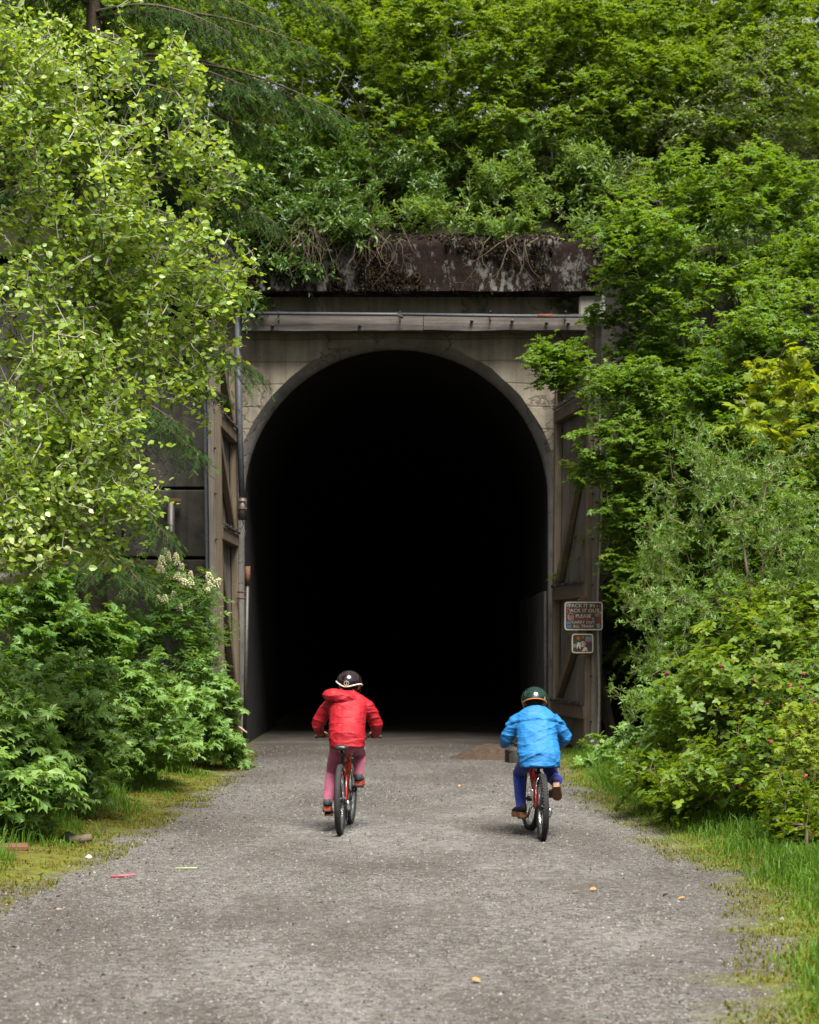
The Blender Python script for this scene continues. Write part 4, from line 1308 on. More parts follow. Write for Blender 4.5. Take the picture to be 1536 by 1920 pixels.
# ---- willow over the right bank
wb = gpt(4.0, 19.6)
shrub('willow_shrub', wb, [(1330,880,20.0,110,90,.9), (1420,980,19.6,130,100,.9), (1260,1010,19.8,70,60,.6), (1300,1110,19.6,100,70,.7), (1220,1130,19.5,50,50,.5), (1460,860,20,100,90,.8), (1240,1230,19.3,50,60,.4), (1190,1310,19.2,45,40,.35,2500), (1500,1060,19.3,80,90,.7)], 118, 7, .24, ROS, .062, 5,
      (L_['willow'], B_['twig']), 'open-branched willow with small pale leaves leaning over the right verge', twig=.30, upw=.6, outw=.2, jit=.5, side=.35, fwd=1.0, down=-.5, rmax=.035, r_tip=.0028, kdep=.25, arch_=.12, droop=-.2, seg=.3,
      stem=[wb, wb+np.array([-.1,0,.4]), wb+np.array([-.25,.0,.9]), wb+np.array([-.4,.05,1.5]), wb+np.array([-.5,.1,2.1])])

# ---- salmonberry along the right bank
def berries(root, E, n, mat, name, r=.014, petals=True):
    base = np.array(root.location); m = MB()
    px_, py_ = proj(E)
    vis = np.where((px_ > 0) & (px_ < 1536))[0]
    vis = vis[np.argsort(E[vis,1] + rng.random(len(vis))*1.0)][:n*2]
    pick = rng.choice(vis, min(n, len(vis)), replace=False)
    me = None
    for i in pick:
        if me is None:
            m.ball((0,0,0), (r, r, r*.8), 7, 5)
            for q in range(5):
                a = q*1.2566; m.ball((r*1.1*math.cos(a), r*1.1*math.sin(a), -.2*r), (r*.75, r*.75, r*.35), 5, 4)
            me = m.mesh(name); me.materials.append(mat)
        o = bpy.data.objects.new(name, me); p = E[i]-base
        o.location = p + np.array([0,-.02,.01]); o.rotation_euler = rng.uniform(-1.2, 1.2, 3); o.scale = (rng.uniform(.7,1.4),)*3
        link(o, root)
M['pink'] = plain('salmonberry_petal', (.26,.03,.07), .6, 0, .3, .3, 60)
M['cream_fl'] = plain('elder_blossom', (.58,.55,.33), .8, 0, .2, .2, 60)
kws = dict(twig=.26, upw=1.0, outw=.45, jit=.42, side=.75, fwd=.6, down=.15, rmax=.02, r_tip=.0025, kdep=.2, droop=.35)
r_, E, _ = shrub('salmonberry_shrub', gpt(3.95, 18.6), [(1420,1210,18.6,120,80,.7), (1340,1300,18.2,110,80,.7), (1460,1330,18.0,110,110,.8), (1280,1400,18.3,70,70,.5), (1490,1130,18.8,80,70,.6)], 150, 7, .28, TRI, .115, 6,
      (L_['salmon'], B_['twig']), 'dense salmonberry bush with pink flowers on the right bank', group='salmonberry bushes on the right bank', **kws)
berries(r_, E, 26, M['pink'], 'flower', .011)
r_, E, _ = shrub('salmonberry_shrub', gpt(3.15, 16.4), [(1400,1440,16.6,130,60,.6), (1300,1480,17.2,80,45,.4), (1480,1400,16.4,90,70,.6), (1240,1440,18.0,60,40,.4)], 105, 7, .26, TRI, .105, 6,
      (L_['salmon'], B_['twig']), 'low salmonberry bush overhanging the long grass at right', group='salmonberry bushes on the right bank', **kws)
berries(r_, E, 12, M['pink'], 'flower', .011)
r_, E, _ = shrub('salmonberry_shrub', gpt(3.05, 14.6), [(1510,1530,14.8,55,45,.3), (1480,1500,15.0,40,30,.3)], 26, 7, .2, TRI, .085, 6,
      (L_['salmon'], B_['twig']), 'small bush with red buds at the right edge above the grass', group='salmonberry bushes on the right bank', **kws)
berries(r_, E, 9, plain('red_bud', (.28,.02,.035), .5), 'bud', .010)
# dark leafy shrub by the door's foot
shrub('thimbleberry_shrub', gpt(3.2, 25.6), [(1180,1400,25.2,90,30,.6), (1260,1330,24.5,90,70,.8), (1150,1420,25.6,40,20,.3), (1340,1230,24,100,90,.8), (1230,1440,22.5,70,30,.5)], 85, 5, .32, PAL7, .17, 4, (L_['thimble'], B_['green']),
      'broad-leaved shrub in the shade behind the willow', group='broad-leaved shrubs along the path', twig=.25, upw=1.1, outw=.5, jit=.25, rmax=.02)
shrub('vine_maple', gpt(5.6, 22.5), [(1480,980,22.4,100,110,.8), (1400,1110,22.4,120,80,.8), (1500,1240,21.6,80,80,.7), (1330,1180,22.6,80,60,.6)], 110, 8, .4, PAL5, .105, 7, (L_['viner'], B_['grey']),
      'dark maple foliage behind the willow at the right edge', 'tree', 'maples beside the right wing wall', **kwv)

# ---- yellow young maple hanging in close at the right
yb = gpt(4.4, 12.2)
shrub('young_maple', yb, [(1450,670,12.2,100,22,.3), (1495,715,12.1,50,25,.3), (1430,765,12.0,90,25,.3), (1500,790,12,50,40,.3), (1420,815,11.9,50,14,.2), (1620,720,12.2,90,100,.6,3000)], 15, 5, .2, PAL7, .12, 3, (L_['yellow'], B_['twig']),
      'yellow-green maple sprays reaching in from the right edge', 'tree', twig=.2, upw=1.2, outw=.2, jit=.35, rmax=.04, r_tip=.003, single=90, tm_single=PALF, skey='yellow', droop=.5, stem=[yb, yb+np.array([0,0,1.2]), yb+np.array([-.1,0,2.2]), yb+np.array([-.25,0,3.0])])
yb2 = gpt(3.3, 15.6)
shrub('young_maple', yb2, [(1480,1440,15.4,60,40,.3), (1520,1350,15.4,40,50,.3)], 14, 5, .15, PAL7, .08, 5, (L_['yellow'], B_['twig']), 'yellow-green maple seedling among the salmonberry', 'shrub',
      twig=.16, upw=1.2, jit=.35, rmax=.015, single=40, tm_single=PALF, skey='yellow')

# ---- thimbleberry bank on the left
kwt = dict(twig=.24, upw=1.0, outw=.55, jit=.26, side=.7, fwd=.6, down=.1, rmax=.014, r_tip=.003, kdep=.15, droop=.3, flat=.25, shell=1.7, skey='thimble', tm_single=PALF)
def lg(px_, Y): return gpt(hx_(px_, Y), Y)
shrub('thimbleberry_shrub', lg(-90,15.8), [(-30,1425,15.6,130,85,.7), (55,1465,15.4,80,42,.4), (0,1340,16.0,110,70,.6), (-20,1505,15.3,70,26,.3)], 95, 5, .26, PAL7, .128, 6, (L_['thimble'], B_['green']),
      'pale broad-leaved shrub nearest the left edge of the photograph', group='broad-leaved shrubs along the path', single=260, **kwt)
shrub('thimbleberry_shrub', lg(80,17.8), [(120,1390,17.6,120,80,.7), (160,1450,17.5,70,35,.4), (110,1300,17.6,120,70,.7)], 95, 5, .27, PAL7, .128, 6, (L_['thimble'], B_['green']),
      'broad-leaved shrub with pale sunlit leaves in the middle of the left bank', group='broad-leaved shrubs along the path', single=220, **kwt)
shrub('thimbleberry_shrub', lg(240,21), [(260,1325,21.0,90,80,.7), (225,1400,20.6,75,40,.5), (300,1390,21.8,60,45,.5), (220,1270,21,80,60,.6)], 90, 5, .28, PAL7, .128, 6, (L_['thimble'], B_['green']),
      'broad-leaved shrub below the flowering elder on the left', group='broad-leaved shrubs along the path', single=120, **kwt)
shrub('thimbleberry_shrub', lg(385,25.2), [(385,1360,24.9,50,60,.5), (380,1300,25,40,50,.5), (430,1400,25.4,30,35,.3), (330,1385,23.8,55,40,.5)], 70, 5, .25, PAL7, .14, 5, (L_['thimble'], B_['green']),
      'broad-leaved shrub against the foot of the left door', group='broad-leaved shrubs along the path', **kwt)
shrub('thimbleberry_shrub', gpt(-4.6,20.5), [(50,1120,21,110,90,.8), (130,1180,21.5,90,60,.7), (20,1230,20.5,100,60,.7)], 80, 6, .32, PAL7, .15, 5, (L_['elder'], B_['green']),
      'darker leafy shrub under the bright tree at the left edge', group='broad-leaved shrubs along the path', **kwt)
r_, E, D = shrub('elder_shrub', gpt(-3.75, 25.6), [(290,1110,25.4,70,50,.6), (350,1110,25.4,40,60,.5), (250,1180,25.2,110,60,.7), (350,1200,25.6,60,70,.6), (180,1240,24.6,90,50,.6), (370,1270,25.6,40,50,.4), (300,1260,25,80,50,.6)], 120, 6, .28, PIN, .2, 4, (L_['elder'], B_['green']),
      'elder shrub with cream flower heads beside the left door', twig=.22, upw=1.0, outw=.5, jit=.3, rmax=.025, droop=.25)
top_ = np.argsort(-(E[:,2] - .35*(E[:,1]-25) + rng.random(len(E))*1.1))[:34]
m = MB()
for q in range(26):
    a = q*2.4; t = q/26.; rr_ = .038*math.sqrt(1-t)+.004
    m.ball((rr_*math.cos(a), rr_*math.sin(a), .10*t), .010, 5, 4)
fm = m.mesh('flower_head'); fm.materials.append(M['cream_fl'])
for i in top_:
    o = bpy.data.objects.new('flower_head', fm); o.location = E[i]-np.array(r_.location)+np.array([0,0,.03]); o.rotation_euler = (rng.normal()*.3, rng.normal()*.3, 0); o.scale = (rng.uniform(.8,1.3),)*3; link(o, r_)

# ------------------------------------------------------------------ grass, moss, pebbles
def blades(name, X, Y, L, W, lean, mat, rcol):
    n = len(X); Z = ground_h(X, Y)
    a = rng.uniform(0, 2*math.pi, n); bx, by = np.cos(a), np.sin(a)
    la = rng.uniform(0, 2*math.pi, n); lx, ly = np.cos(la)*lean*L, np.sin(la)*lean*L
    b = np.stack([X, Y, Z-.01], 1)
    p0 = b + np.stack([bx*W, by*W, 0*W], 1); p1 = b - np.stack([bx*W, by*W, 0*W], 1)
    mid = b + np.stack([lx*.35, ly*.35, L*.62], 1)
    p2 = mid + np.stack([bx*W*.7, by*W*.7, 0*W], 1); p3 = mid - np.stack([bx*W*.7, by*W*.7, 0*W], 1)
    tip = b + np.stack([lx*1.05, ly*1.05, L*(.98-.4*np.minimum(1, lean))], 1)
    V = np.stack([p0,p1,p2,p3,tip], 1).reshape(-1,3)
    t = np.array([(0,1,3),(0,3,2),(2,3,4)])
    T = (t[None] + (np.arange(n)*5)[:,None,None]).reshape(-1,3)
    C = np.zeros((n,5,3)); C[:,:,0] = rcol[:,None]; C[:,:,1] = np.array([0,0,.6,.6,1])[None]; C[:,:,2] = 1
    o = obj_from(name, mesh_np(name, V, T, C.reshape(-1,3)), mat)
    return o
gm = leaf_mat('grass_blade', (.045,.11,.010), (.10,.19,.014), (.20,.23,.03), .5, .35, .3)
mm_ = leaf_mat('moss_grass', (0.065,0.0715,0.0091), (0.143,0.156,0.013), (0.169,0.1105,0.0208), .6, .25, .2)
def grass_pts(n, side, d0, d1, y0, y1, pw=1.0):
    y = y0 + (y1-y0)*rng.random(n)**1.15
    d = d0 + (d1-d0)*rng.random(n)**pw
    n_ = .22*wob(y*0+side*2.0, y*1.6, 2.0)
    return (edge_r(y)+d if side > 0 else edge_l(y)-d) + n_*.5, y
# long grass on the right
x, y = grass_pts(30000, 1, .05, 1.35, 7.4, 29.5, .9)
d = x - edge_r(y)
L = (.05 + .22*smooth01((d-.05)/.65))*rng.uniform(.5,1.25,len(x))*(.75+.35*wob(x*2,y*2,1.5)).clip(.35,1.4)
tag(blades('grass', x, y, L, .0035+.003*rng.random(len(x)), rng.uniform(.1,.9,len(x)), gm, np.clip(rng.random(len(x))*.8+.25*(d<.25),0,1)), 'long green grass along the right edge of the gravel path', 'grass', kind='stuff')
# left: grass under the shrubs
x, y = grass_pts(17000, -1, .30, 1.5, 11, 29, .9)
keep = (edge_l(y)-x > .75) | (wob(x*3, y*2.5, 1.9) > .12); x, y = x[keep], y[keep]
L = (.05 + .24*rng.random(len(x))*smooth01((edge_l(y)-x)/.8))*(.8+.4*wob(x*2,y*2,1.5)).clip(.4,1.3)
tag(blades('grass', x, y, L, .0035+.003*rng.random(len(x)), rng.uniform(.1,.9,len(x)), gm, rng.random(len(x))*.9), 'short green grass at the foot of the left-hand shrubs', 'grass', kind='stuff')
# moss turf on both edges
x1_, y1_ = grass_pts(26000, -1, -.12, .85, 8, 29, 1.0)
x2_, y2_ = grass_pts(12000, 1, -.18, .45, 7.4, 28, 1.0)
x = np.concatenate([x1_, x2_]); y = np.concatenate([y1_, y2_])
keep = wob(x*2.6, y*2.2, 2.2) > -.25; x, y = x[keep], y[keep]
tag(blades('moss', x, y, rng.uniform(.012,.055,len(x)), .004+.003*rng.random(len(x)), rng.uniform(.1,1.,len(x)), mm_, rng.random(len(x))), 'yellow-green moss along the edges of the gravel', 'moss', kind='stuff')

# loose stones on the gravel
n = 46000
y = 7.4 + 15*rng.random(n)**1.5; x = edge_l(y) + (edge_r(y)-edge_l(y)+.3)*rng.random(n) - .1
r = rng.lognormal(-5.25, .42, n).clip(.002,.018)
n2 = 9000
y2 = 19 + 12*rng.random(n2); x2 = edge_l(y2) + (edge_r(y2)-edge_l(y2))*rng.random(n2)
x = np.concatenate([x, x2]); y = np.concatenate([y, y2]); r = np.concatenate([r, rng.lognormal(-4.7, .35, n2).clip(.004,.022)]); n = len(x)
oc = np.array([(1,0,-.3),(0,1,-.3),(-1,0,-.3),(0,-1,-.3),(0,0,.7)], float)
V = oc[None]*r[:,None,None]*rng.uniform(.6,1.3,(n,5,1))
a = rng.uniform(0,6.28,n); ca, sa = np.cos(a)[:,None], np.sin(a)[:,None]
V = np.stack([V[:,:,0]*ca-V[:,:,1]*sa, V[:,:,0]*sa+V[:,:,1]*ca, V[:,:,2]], 2)
V += np.stack([x, y, ground_h(x,y)+r*.15], 1)[:,None,:]
tt = np.array([(0,1,4),(1,2,4),(2,3,4),(3,0,4)])
T = (tt[None] + (np.arange(n)*5)[:,None,None]).reshape(-1,3)
C = np.repeat(rng.random(n)*np.where(np.arange(n) < n-9000, 1., .72), 5)[:,None]*np.ones((1,3))
k = N('pebbles'); at = k.n('ShaderNodeAttribute', attribute_name='var')
k.bsdf(k.ramp(at.outputs['Fac'], [(0,(0.0198,0.01848,0.01782)),(.4,(0.0594,0.05478,0.05082)),(.75,(0.1254,0.1175,0.1089)),(.95,(.16,.15,.14)),(1,(.22,.21,.195))]), .85, 0, .25); M['peb'] = k.done()
o = obj_from('gravel', mesh_np('gravel', V.reshape(-1,3), T, C), M['peb']); tag(o, 'loose grey gravel stones on the path', 'gravel', kind='stuff')

# scraps of bark and dead leaf along the left verge
n = 2600
y = 9 + 17*rng.random(n); x = edge_l(y) - rng.normal(.1, .45, n)
V, T, C = leaves(t_lance(.22), np.stack([x, y, ground_h(x,y)+.008], 1), rng.normal(size=(n,3))*np.array([1,1,.12]), np.array([[0,0,1.]])+rng.normal(size=(n,3))*.3, rng.uniform(.012,.045,n), rng.random(n))
k = N('leaf_litter'); at = k.n('ShaderNodeAttribute', attribute_name='var')
k.bsdf(k.ramp(k.n('ShaderNodeSeparateColor', ins={'Color': at.outputs['Color']}).outputs[0], [(0,(.02,.012,.008)),(.5,(.075,.035,.018)),(.85,(.13,.075,.04)),(1,(.22,.17,.11))]), .9, 0, .1)
tag(obj_from('leaf_litter', mesh_np('leaf_litter', V, T, C), k.done()), 'scraps of brown bark and dead leaves along the left edge', 'litter', kind='stuff')

# small things lying on the ground
def gplace(o, px_, py_, dz=0.0):
    p = G(px_, py_); o.location = (p.x, p.y, float(ground_h(p.x, p.y)) + dz); return o
o = MB().tube([(-.085,0,.008),(.0,.004,.012),(.085,.012,.02)], [.008,.009,.008], 7).build('chalk_stick', plain('pink_paint', (.36,.06,.09), .6)); gplace(o, 230, 1650); tag(o, 'pink painted stick lying on the gravel at left', 'stick')
o = MB().tube([(-.08,0,.008),(.08,.0,.012)], [.006,.005], 7).build('chalk_stick', plain('pale_green_paint', (.26,.36,.14), .6)); gplace(o, 349, 1637); tag(o, 'pale green stick lying on the gravel at left', 'stick')
def rock(name, sx, sy, sz, mat, seed):
    m = MB(); m.ball((0,0,0), (sx,sy,sz), 12, 8)
    m.v = [tuple(Vector(v)*(1+.35*noise.noise(Vector(v)*9/max(sx,.03)*.12+Vector((seed,0,0))))) for v in m.v]
    return m.build(name, mat)
M['rock'] = plain('dark_rock', (.045,.042,.04), .85, 0, .2, .4, 30)
o = rock('rock', .05,.05,.05, M['rock'], 1); gplace(o, 128, 1588, .03); tag(o, 'round dark stone on the moss at left beside a piece of wood', 'rock')
o = MB().tube([(-.08,0,.03),(.02,.01,.035),(.1,.03,.05)], [(.03,.022),(.035,.024),(.03,.02)], 7).build('driftwood', M['wood_brown']); gplace(o, 148, 1590, .0); tag(o, 'short piece of dark wood on the moss beside the round stone', 'wood')
o = MB().box((0,0,.02), (.42,.22,.05), Matrix.Rotation(.2,3,'Z'), .01).build('bark_slab', M['wood_red']); gplace(o, 2, 1608); tag(o, 'slab of reddish bark on the moss at the left edge', 'bark')
o = rock('rock', .03,.025,.02, plain('pale_stone', (.3,.28,.24), .8), 2); gplace(o, 166, 1612, .01); tag(o, 'small pale stone at the edge of the moss', 'rock')
for i, (px_, py_) in enumerate(((312,1498),(430,1545))):
    pass
o = MB().tube([(-.06,0,.0),(.07,-.03,-.1)], .014, 6).build('wood_offcut', plain('raw_wood', (.42,.3,.19), .7)); o.location = P(455, 1362, 29.6); tag(o, 'pale splintered offcut beside the foot of the left door', 'wood')
chip = MB(); v_, t_, _ = OV
chip.add([(a*.05-.025, b*.05, c*.05+.006) for a,b,c in v_], [tuple(int(q) for q in f) for f in t_])
cm = chip.mesh('fallen_leaf'); cm.materials.append(plain('fallen_leaf', (.34,.15,.035), .7))
for px_, py_, lb in ((918,1690,'orange fallen leaf on the gravel nearest below the red rider'), (1080,1683,'orange fallen leaf below the blue rider, left one of the pair'), (1112,1678,'orange fallen leaf below the blue rider, right one of the pair'),
        (1248,1688,'orange fallen leaf near the right verge, left one of the pair'), (1278,1694,'orange fallen leaf near the right verge, right one of the pair'), (893,1852,'orange fallen leaf nearest the bottom of the photograph'),
        (862,1481,'small orange leaf between the two riders, middle of three'), (885,1480,'small orange leaf between the two riders, closest to the blue rider'), (820,1480,'small orange leaf between the two riders, closest to the red rider')):
    o = bpy.data.objects.new('fallen_leaf', cm); col.objects.link(o); gplace(o, px_, py_, .012); o.rotation_euler = (rng.normal()*.2, rng.normal()*.2, rng.uniform(0,6))
    tag(o, lb, 'leaf', 'orange leaves scattered on the gravel')
# ------------------------------------------------------------------ materials for bicycles and riders
def fabric(name, c, rough=.6, sheen=.2, weave=180, folds=0.0):
    k = N(name)
    v = k.noise(k.coord(), weave, 2); b = k.noise(k.coord(), 9, 4)
    cc = k.ramp(b, [(.3, tuple(x*.86 for x in c)), (.7, tuple(min(1, x*1.1) for x in c))])
    nb = k.bump(v, .15, .002)
    if folds:
        f = k.noise(k.coord(scale=(1.0, 1.0, 3.2), rot=(0, .35, 0)), 11, 5, .6, .9)
        nb = k.bump(f, folds, .02, nb)
    k.bsdf(cc, rough, 0, .3, nb, 0, sheen)
    return k.done()
M['rubber'] = plain('tyre_rubber', (.018,.018,.018), .8, 0, .3, .4, 60)
M['rim'] = plain('alloy_rim', (.45,.45,.46), .3, .9, .5, .15, 20)
M['chrome'] = plain('polished_alloy', (.62,.62,.64), .18, 1.0, .5, .1, 20)
M['black_pl'] = plain('black_plastic', (.016,.016,.017), .45, 0, .5, .3, 40)
M['black_mt'] = plain('black_metal', (.02,.02,.022), .35, .5, .5, .3, 40)
M['cassette'] = plain('steel_sprocket', (.16,.15,.14), .45, .9, .5, .3, 60)
M['frame_red'] = plain('red_frame_paint', (.30,.012,.008), .25, 0, .5, .06, 8, .3)
M['frame_dred'] = plain('deep_red_frame_paint', (.20,.006,.008), .25, 0, .5, .06, 8, .3)
M['saddle'] = plain('saddle_vinyl', (.012,.012,.013), .38, 0, .5, .2, 30)
M['spoke'] = plain('spoke_steel', (.35,.35,.36), .3, .9)
M['skin'] = plain('skin', (.32,.17,.12), .55, 0, .4, .08, 20)
M['hair'] = plain('dark_hair', (.008,.006,.005), .7, 0, .2, .4, 80)
M['jk_red'] = fabric('red_rain_jacket', (.24,.0022,.008), .62, .0, 220, .6)
M['jk_blue'] = fabric('blue_rain_jacket', (.010,.12,.32), .6, .0, 220, .6)
M['tr_pink'] = fabric('mauve_leggings', (.23,.055,.095), .8, .1, 240, .15)
M['tr_blue'] = fabric('royal_blue_trousers', (.006,.016,.15), .8, .1, 240, .15)
M['hm_plum'] = plain('gloss_plum_helmet', (.010,.003,.006), .07, 0, .5, .1, 6, .25)
M['hm_green'] = plain('gloss_green_helmet', (.003,.017,.013), .07, 0, .5, .1, 6, .25)
M['trim_cream'] = plain('cream_trim', (.5,.44,.35), .5)
M['trim_orange'] = plain('tan_orange_trim', (.32,.11,.02), .55)
M['sh_grey'] = fabric('grey_trainer', (.05,.057,.06), .7, .0)
M['sole_or'] = plain('orange_red_sole', (.28,.04,.02), .6)
M['sh_black'] = fabric('black_shoe', (.009,.008,.008), .7, .0)
M['sole_gum'] = plain('gum_sole', (.13,.05,.018), .55)
M['sole_dark'] = plain('dark_sole', (.02,.018,.017), .8)
M['amber'] = plain('amber_reflector', (.5,.22,.02), .3)

def wheel_part(name, bike, c, Rw, tw, steer=0.0, knobs=0, nsp=20, rim_w=.024, spin=0.0):
    w = bpy.data.objects.new(name, None); w.empty_display_size = .1
    link(w, bike); w.location = c; w.rotation_euler = (0, 0, steer)
    # tyre: closed section lathed round the axle
    prof = []
    for i in range(14):
        t = 2*math.pi*i/14
        prof.append((Rw - tw/2 + math.cos(t)*tw/2, math.sin(t)*tw/2))
    m = MB(); m.lathe(prof[::-1], (0,0,0), 'x', 64)
    if knobs:
        for i in range(knobs):
            t = 2*math.pi*i/knobs
            for off, dt in ((-.36*tw, 0.0), (0, .5), (.36*tw, 0.0)):
                tt = t + dt*2*math.pi/knobs
                rr = Rw + .001 - (.05*tw if off else 0)
                rot = Matrix.Rotation(tt, 3, 'X')
                m.box(Vector((off, rr*math.cos(tt), rr*math.sin(tt))), (tw*.2, .007, .016), rot)
    m.build('tyre', M['rubber'], w)
    ri = Rw - tw
    pr = [(ri+.006, -rim_w/2), (ri+.006, rim_w/2), (ri-.010, rim_w/2), (ri-.020, rim_w*.2), (ri-.020, -rim_w*.2), (ri-.010, -rim_w/2)]
    MB().lathe(pr, (0,0,0), 'x', 64, False).build('rim', M['rim'], w)
    MB().tube([(-.055,0,0),(-.03,0,0),(-.029,0,0),(.029,0,0),(.03,0,0),(.055,0,0)], [.012,.012,.024,.024,.012,.012], 12).build('hub', M['black_mt'], w)
    sm = MB().tube([(0,0,.02),(0,0,ri-.012)], .0013, 4).mesh('spoke'); sm.materials.append(M['spoke'])
    for i in range(nsp):
        s = bpy.data.objects.new('spoke', sm); link(s, w)
        a = 2*math.pi*i/nsp + spin
        s.rotation_euler = (a, (.085 if i % 2 else -.085), 0)
        s.location = ((.024 if i % 2 else -.024), 0, 0)
        s.rotation_mode = 'XYZ'
        M3 = Matrix.Rotation(a, 4, 'X') @ Matrix.Rotation((-.085 if i % 2 else .085), 4, 'Y')
        s.rotation_euler = M3.to_euler()
    return w

def bicycle(label, loc, heading, g):
    b = empty('bicycle', loc, label, 'bicycle', None, heading)
    Rw, wb = g['R'], g['wb']
    fm = g['frame']
    ra = Vector((0, 0, Rw)); fa = Vector((0, wb, Rw))
    bb = Vector((0, g['bby'], g['bbz'])); st = Vector((0, g['sty'], g['stz'])); sad = Vector((0, g['sady'], g['sadz']))
    ht = Vector((0, g['hty'], g['htz'])); hb = ht + Vector((0, .045, -.13))
    wheel_part('wheel', b, ra, Rw, g['tw'], 0, g['knobs'])
    wheel_part('wheel', b, fa, Rw, g['tw'], g['steer'], g['knobs'], spin=.13)
    mid = (bb*.15 + st*.85)
    MB().tube([ht - Vector((0,0,.03)), (ht+st)/2+Vector((0,0,-.04)), mid], [.021,.02,.018], 12).build('top_tube', fm, b)
    MB().tube([hb, bb], [.024,.023], 12).build('down_tube', fm, b)
    MB().tube([st, bb], [.017,.019], 12).build('seat_tube', fm, b)
    MB().tube([ht, hb], [.024,.024], 12).build('head_tube', fm, b)
    for s in (-1, 1):
        MB().tube([st+Vector((s*.012,0,-.03)), Vector((s*.040, .12, Rw+.17)), ra+Vector((s*.054,0,0))], [.010,.010,.009], 8).build('seat_stay', g['stay'], b)
        MB().tube([bb+Vector((s*.02,0,0)), Vector((s*.042,.17,Rw-.01)), ra+Vector((s*.054,0,0))], [.012,.011,.010], 8).build('chain_stay', fm, b)
    MB().tube([bb-Vector((.036,0,0)), bb+Vector((.036,0,0))], .026, 12).build('bottom_bracket', M['black_mt'], b)
    # fork turns with the front wheel
    fk = bpy.data.objects.new('fork', None); fk.empty_display_size = .1; link(fk, b); fk.location = fa; fk.rotation_euler = (0,0,g['steer'])
    for s in (-1, 1):
        MB().tube([(s*.052, -.0, 0), (s*.052, -.03, .22), (s*.05, -.055, Rw*.98+.03)], [.012,.016,.016], 8).build('blade', g['forkm'], fk)
    crown = hb - fa
    MB().tube([(-.058,-.058,Rw*.98+.03),(.058,-.058,Rw*.98+.03)], .018, 8).build('crown', g['forkm'], fk)
    MB().tube([(0,-.058,Rw*.98+.03), crown+Vector((0,-.01,.02))], .014, 8).build('steerer', M['black_mt'], fk)
    # bars
    bar = bpy.data.objects.new('handlebar', None); bar.empty_display_size = .1; link(bar, b); bar.location = ht; bar.rotation_euler = (0,0,g['steer'])
    hz = g['barz'] - ht.z; hw = g['barw']; bx = .05
    MB().tube([(0,0,0),(0,-.01,.05),(0,bx,hz-.01)], [.016,.017,.016], 10).build('stem', M['black_mt'], bar)
    MB().tube([(-hw,-.03,hz+.01),(-hw*.55,.02,hz+.015),(-.06,bx,hz-.005),(.06,bx,hz-.005),(hw*.55,.02,hz+.015),(hw,-.03,hz+.01)], .011, 8).build('bar', g['barm'], bar)
    for s in (-1, 1):
        a = Vector((s*hw,-.03,hz+.01)); d = (a - Vector((s*hw*.55,.02,hz+.015))).normalized()
        MB().tube([a - d*.105, a + d*.012], .0165, 10).build('grip', M['black_pl'], bar)
        MB().lathe([(0,-.003),(.017,-.003),(.017,.004),(0,.004)], a+d*.014, 'x', 12).build('grip_end', g['gripend'], bar)
        p0 = a - d*.125
        MB().tube([p0, p0+Vector((s*.015,.03,-.012)), p0+Vector((s*.07,.052,-.022)), p0+Vector((s*.10,.045,-.024))], [.008,.006,.005,.005], 6).build('brake_lever', M['chrome'], bar)
        MB().box(p0+Vector((-s*.018,0.0,-.016)), (.03,.035,.035), None, .006).build('shifter', M['black_pl'], bar)
        MB().tube([p0, p0+Vector((-s*.03,.09,.02)), Vector((s*.05,.12,hz-.06)), Vector((s*.02,.06,-.05))], .003, 5).build('cable', M['black_pl'], bar)
    # saddle
    sd_ = bpy.data.objects.new('saddle', None); sd_.empty_display_size = .1; link(sd_, b); sd_.location = sad
    m = MB(); pts, rad = [], []
    for t, w_, h_ in ((-.125,.03,.012),(-.11,.058,.024),(-.07,.066,.028),(-.02,.05,.026),(.04,.03,.022),(.09,.021,.019),(.12,.015,.014),(.128,.006,.006)):
        pts.append((0, t, .0)); rad.append((h_, w_))
    m.tube(pts, rad, 16).build('shell', M['saddle'], sd_)
    for s in (-1, 1): MB().tube([(s*.02,-.08,-.02),(s*.02,-.04,-.04),(s*.02,.05,-.04),(s*.012,.09,-.018)], .0035, 6).build('rail', M['chrome'], sd_)
    MB().tube([sad + Vector((0,0,-.035)), st + (bb-st).normalized()*.08], [.013,.0135], 10).build('seat_post', M['black_mt'], b)
    MB().tube([st+Vector((0,0,.012)), st-Vector((0,.004,.02))], .021, 10).build('seat_clamp', M['black_mt'], b)
    # drivetrain on the right
    MB().lathe([(.02,-.002),(.075,-.002),(.078,0),(.075,.002),(.02,.002)], bb+Vector((.045,0,0)), 'x', 40).build('chainring', M['cassette'], b)
    m = MB()
    for i, r in enumerate((.055,.048,.041,.034,.027)): m.lathe([(.012,-.0012),(r,-.0012),(r,.0012),(.012,.0012)], ra+Vector((.028+.005*i,0,0)), 'x', 30)
    m.build('cassette', M['cassette'], b)
    ch = []
    for i in range(13): 
        t = math.pi/2 - math.pi*i/12; ch.append(bb+Vector((.045, .076*math.cos(t), .076*math.sin(t))))
    for i in range(13):
        t = -math.pi/2 - math.pi*i/12; ch.append(ra+Vector((.042, .04*math.cos(t), .04*math.sin(t))))
    MB().tube(ch, (.0035,.0045), 6, closed=True).build('chain', M['black_mt'], b)
    de = bpy.data.objects.new('derailleur', None); de.empty_display_size = .05; link(de, b); de.location = ra + Vector((.06, 0, -.03))
    MB().tube([(0,0,.02),(.012,.02,-.03),(0,.03,-.06)], [.014,.018,.012], 8).build('body', M['chrome'], de)
    MB().box((-.004,.035,-.10), (.008,.03,.11), Matrix.Rotation(.2,3,'X'), .003).build('cage', M['black_mt'], de)
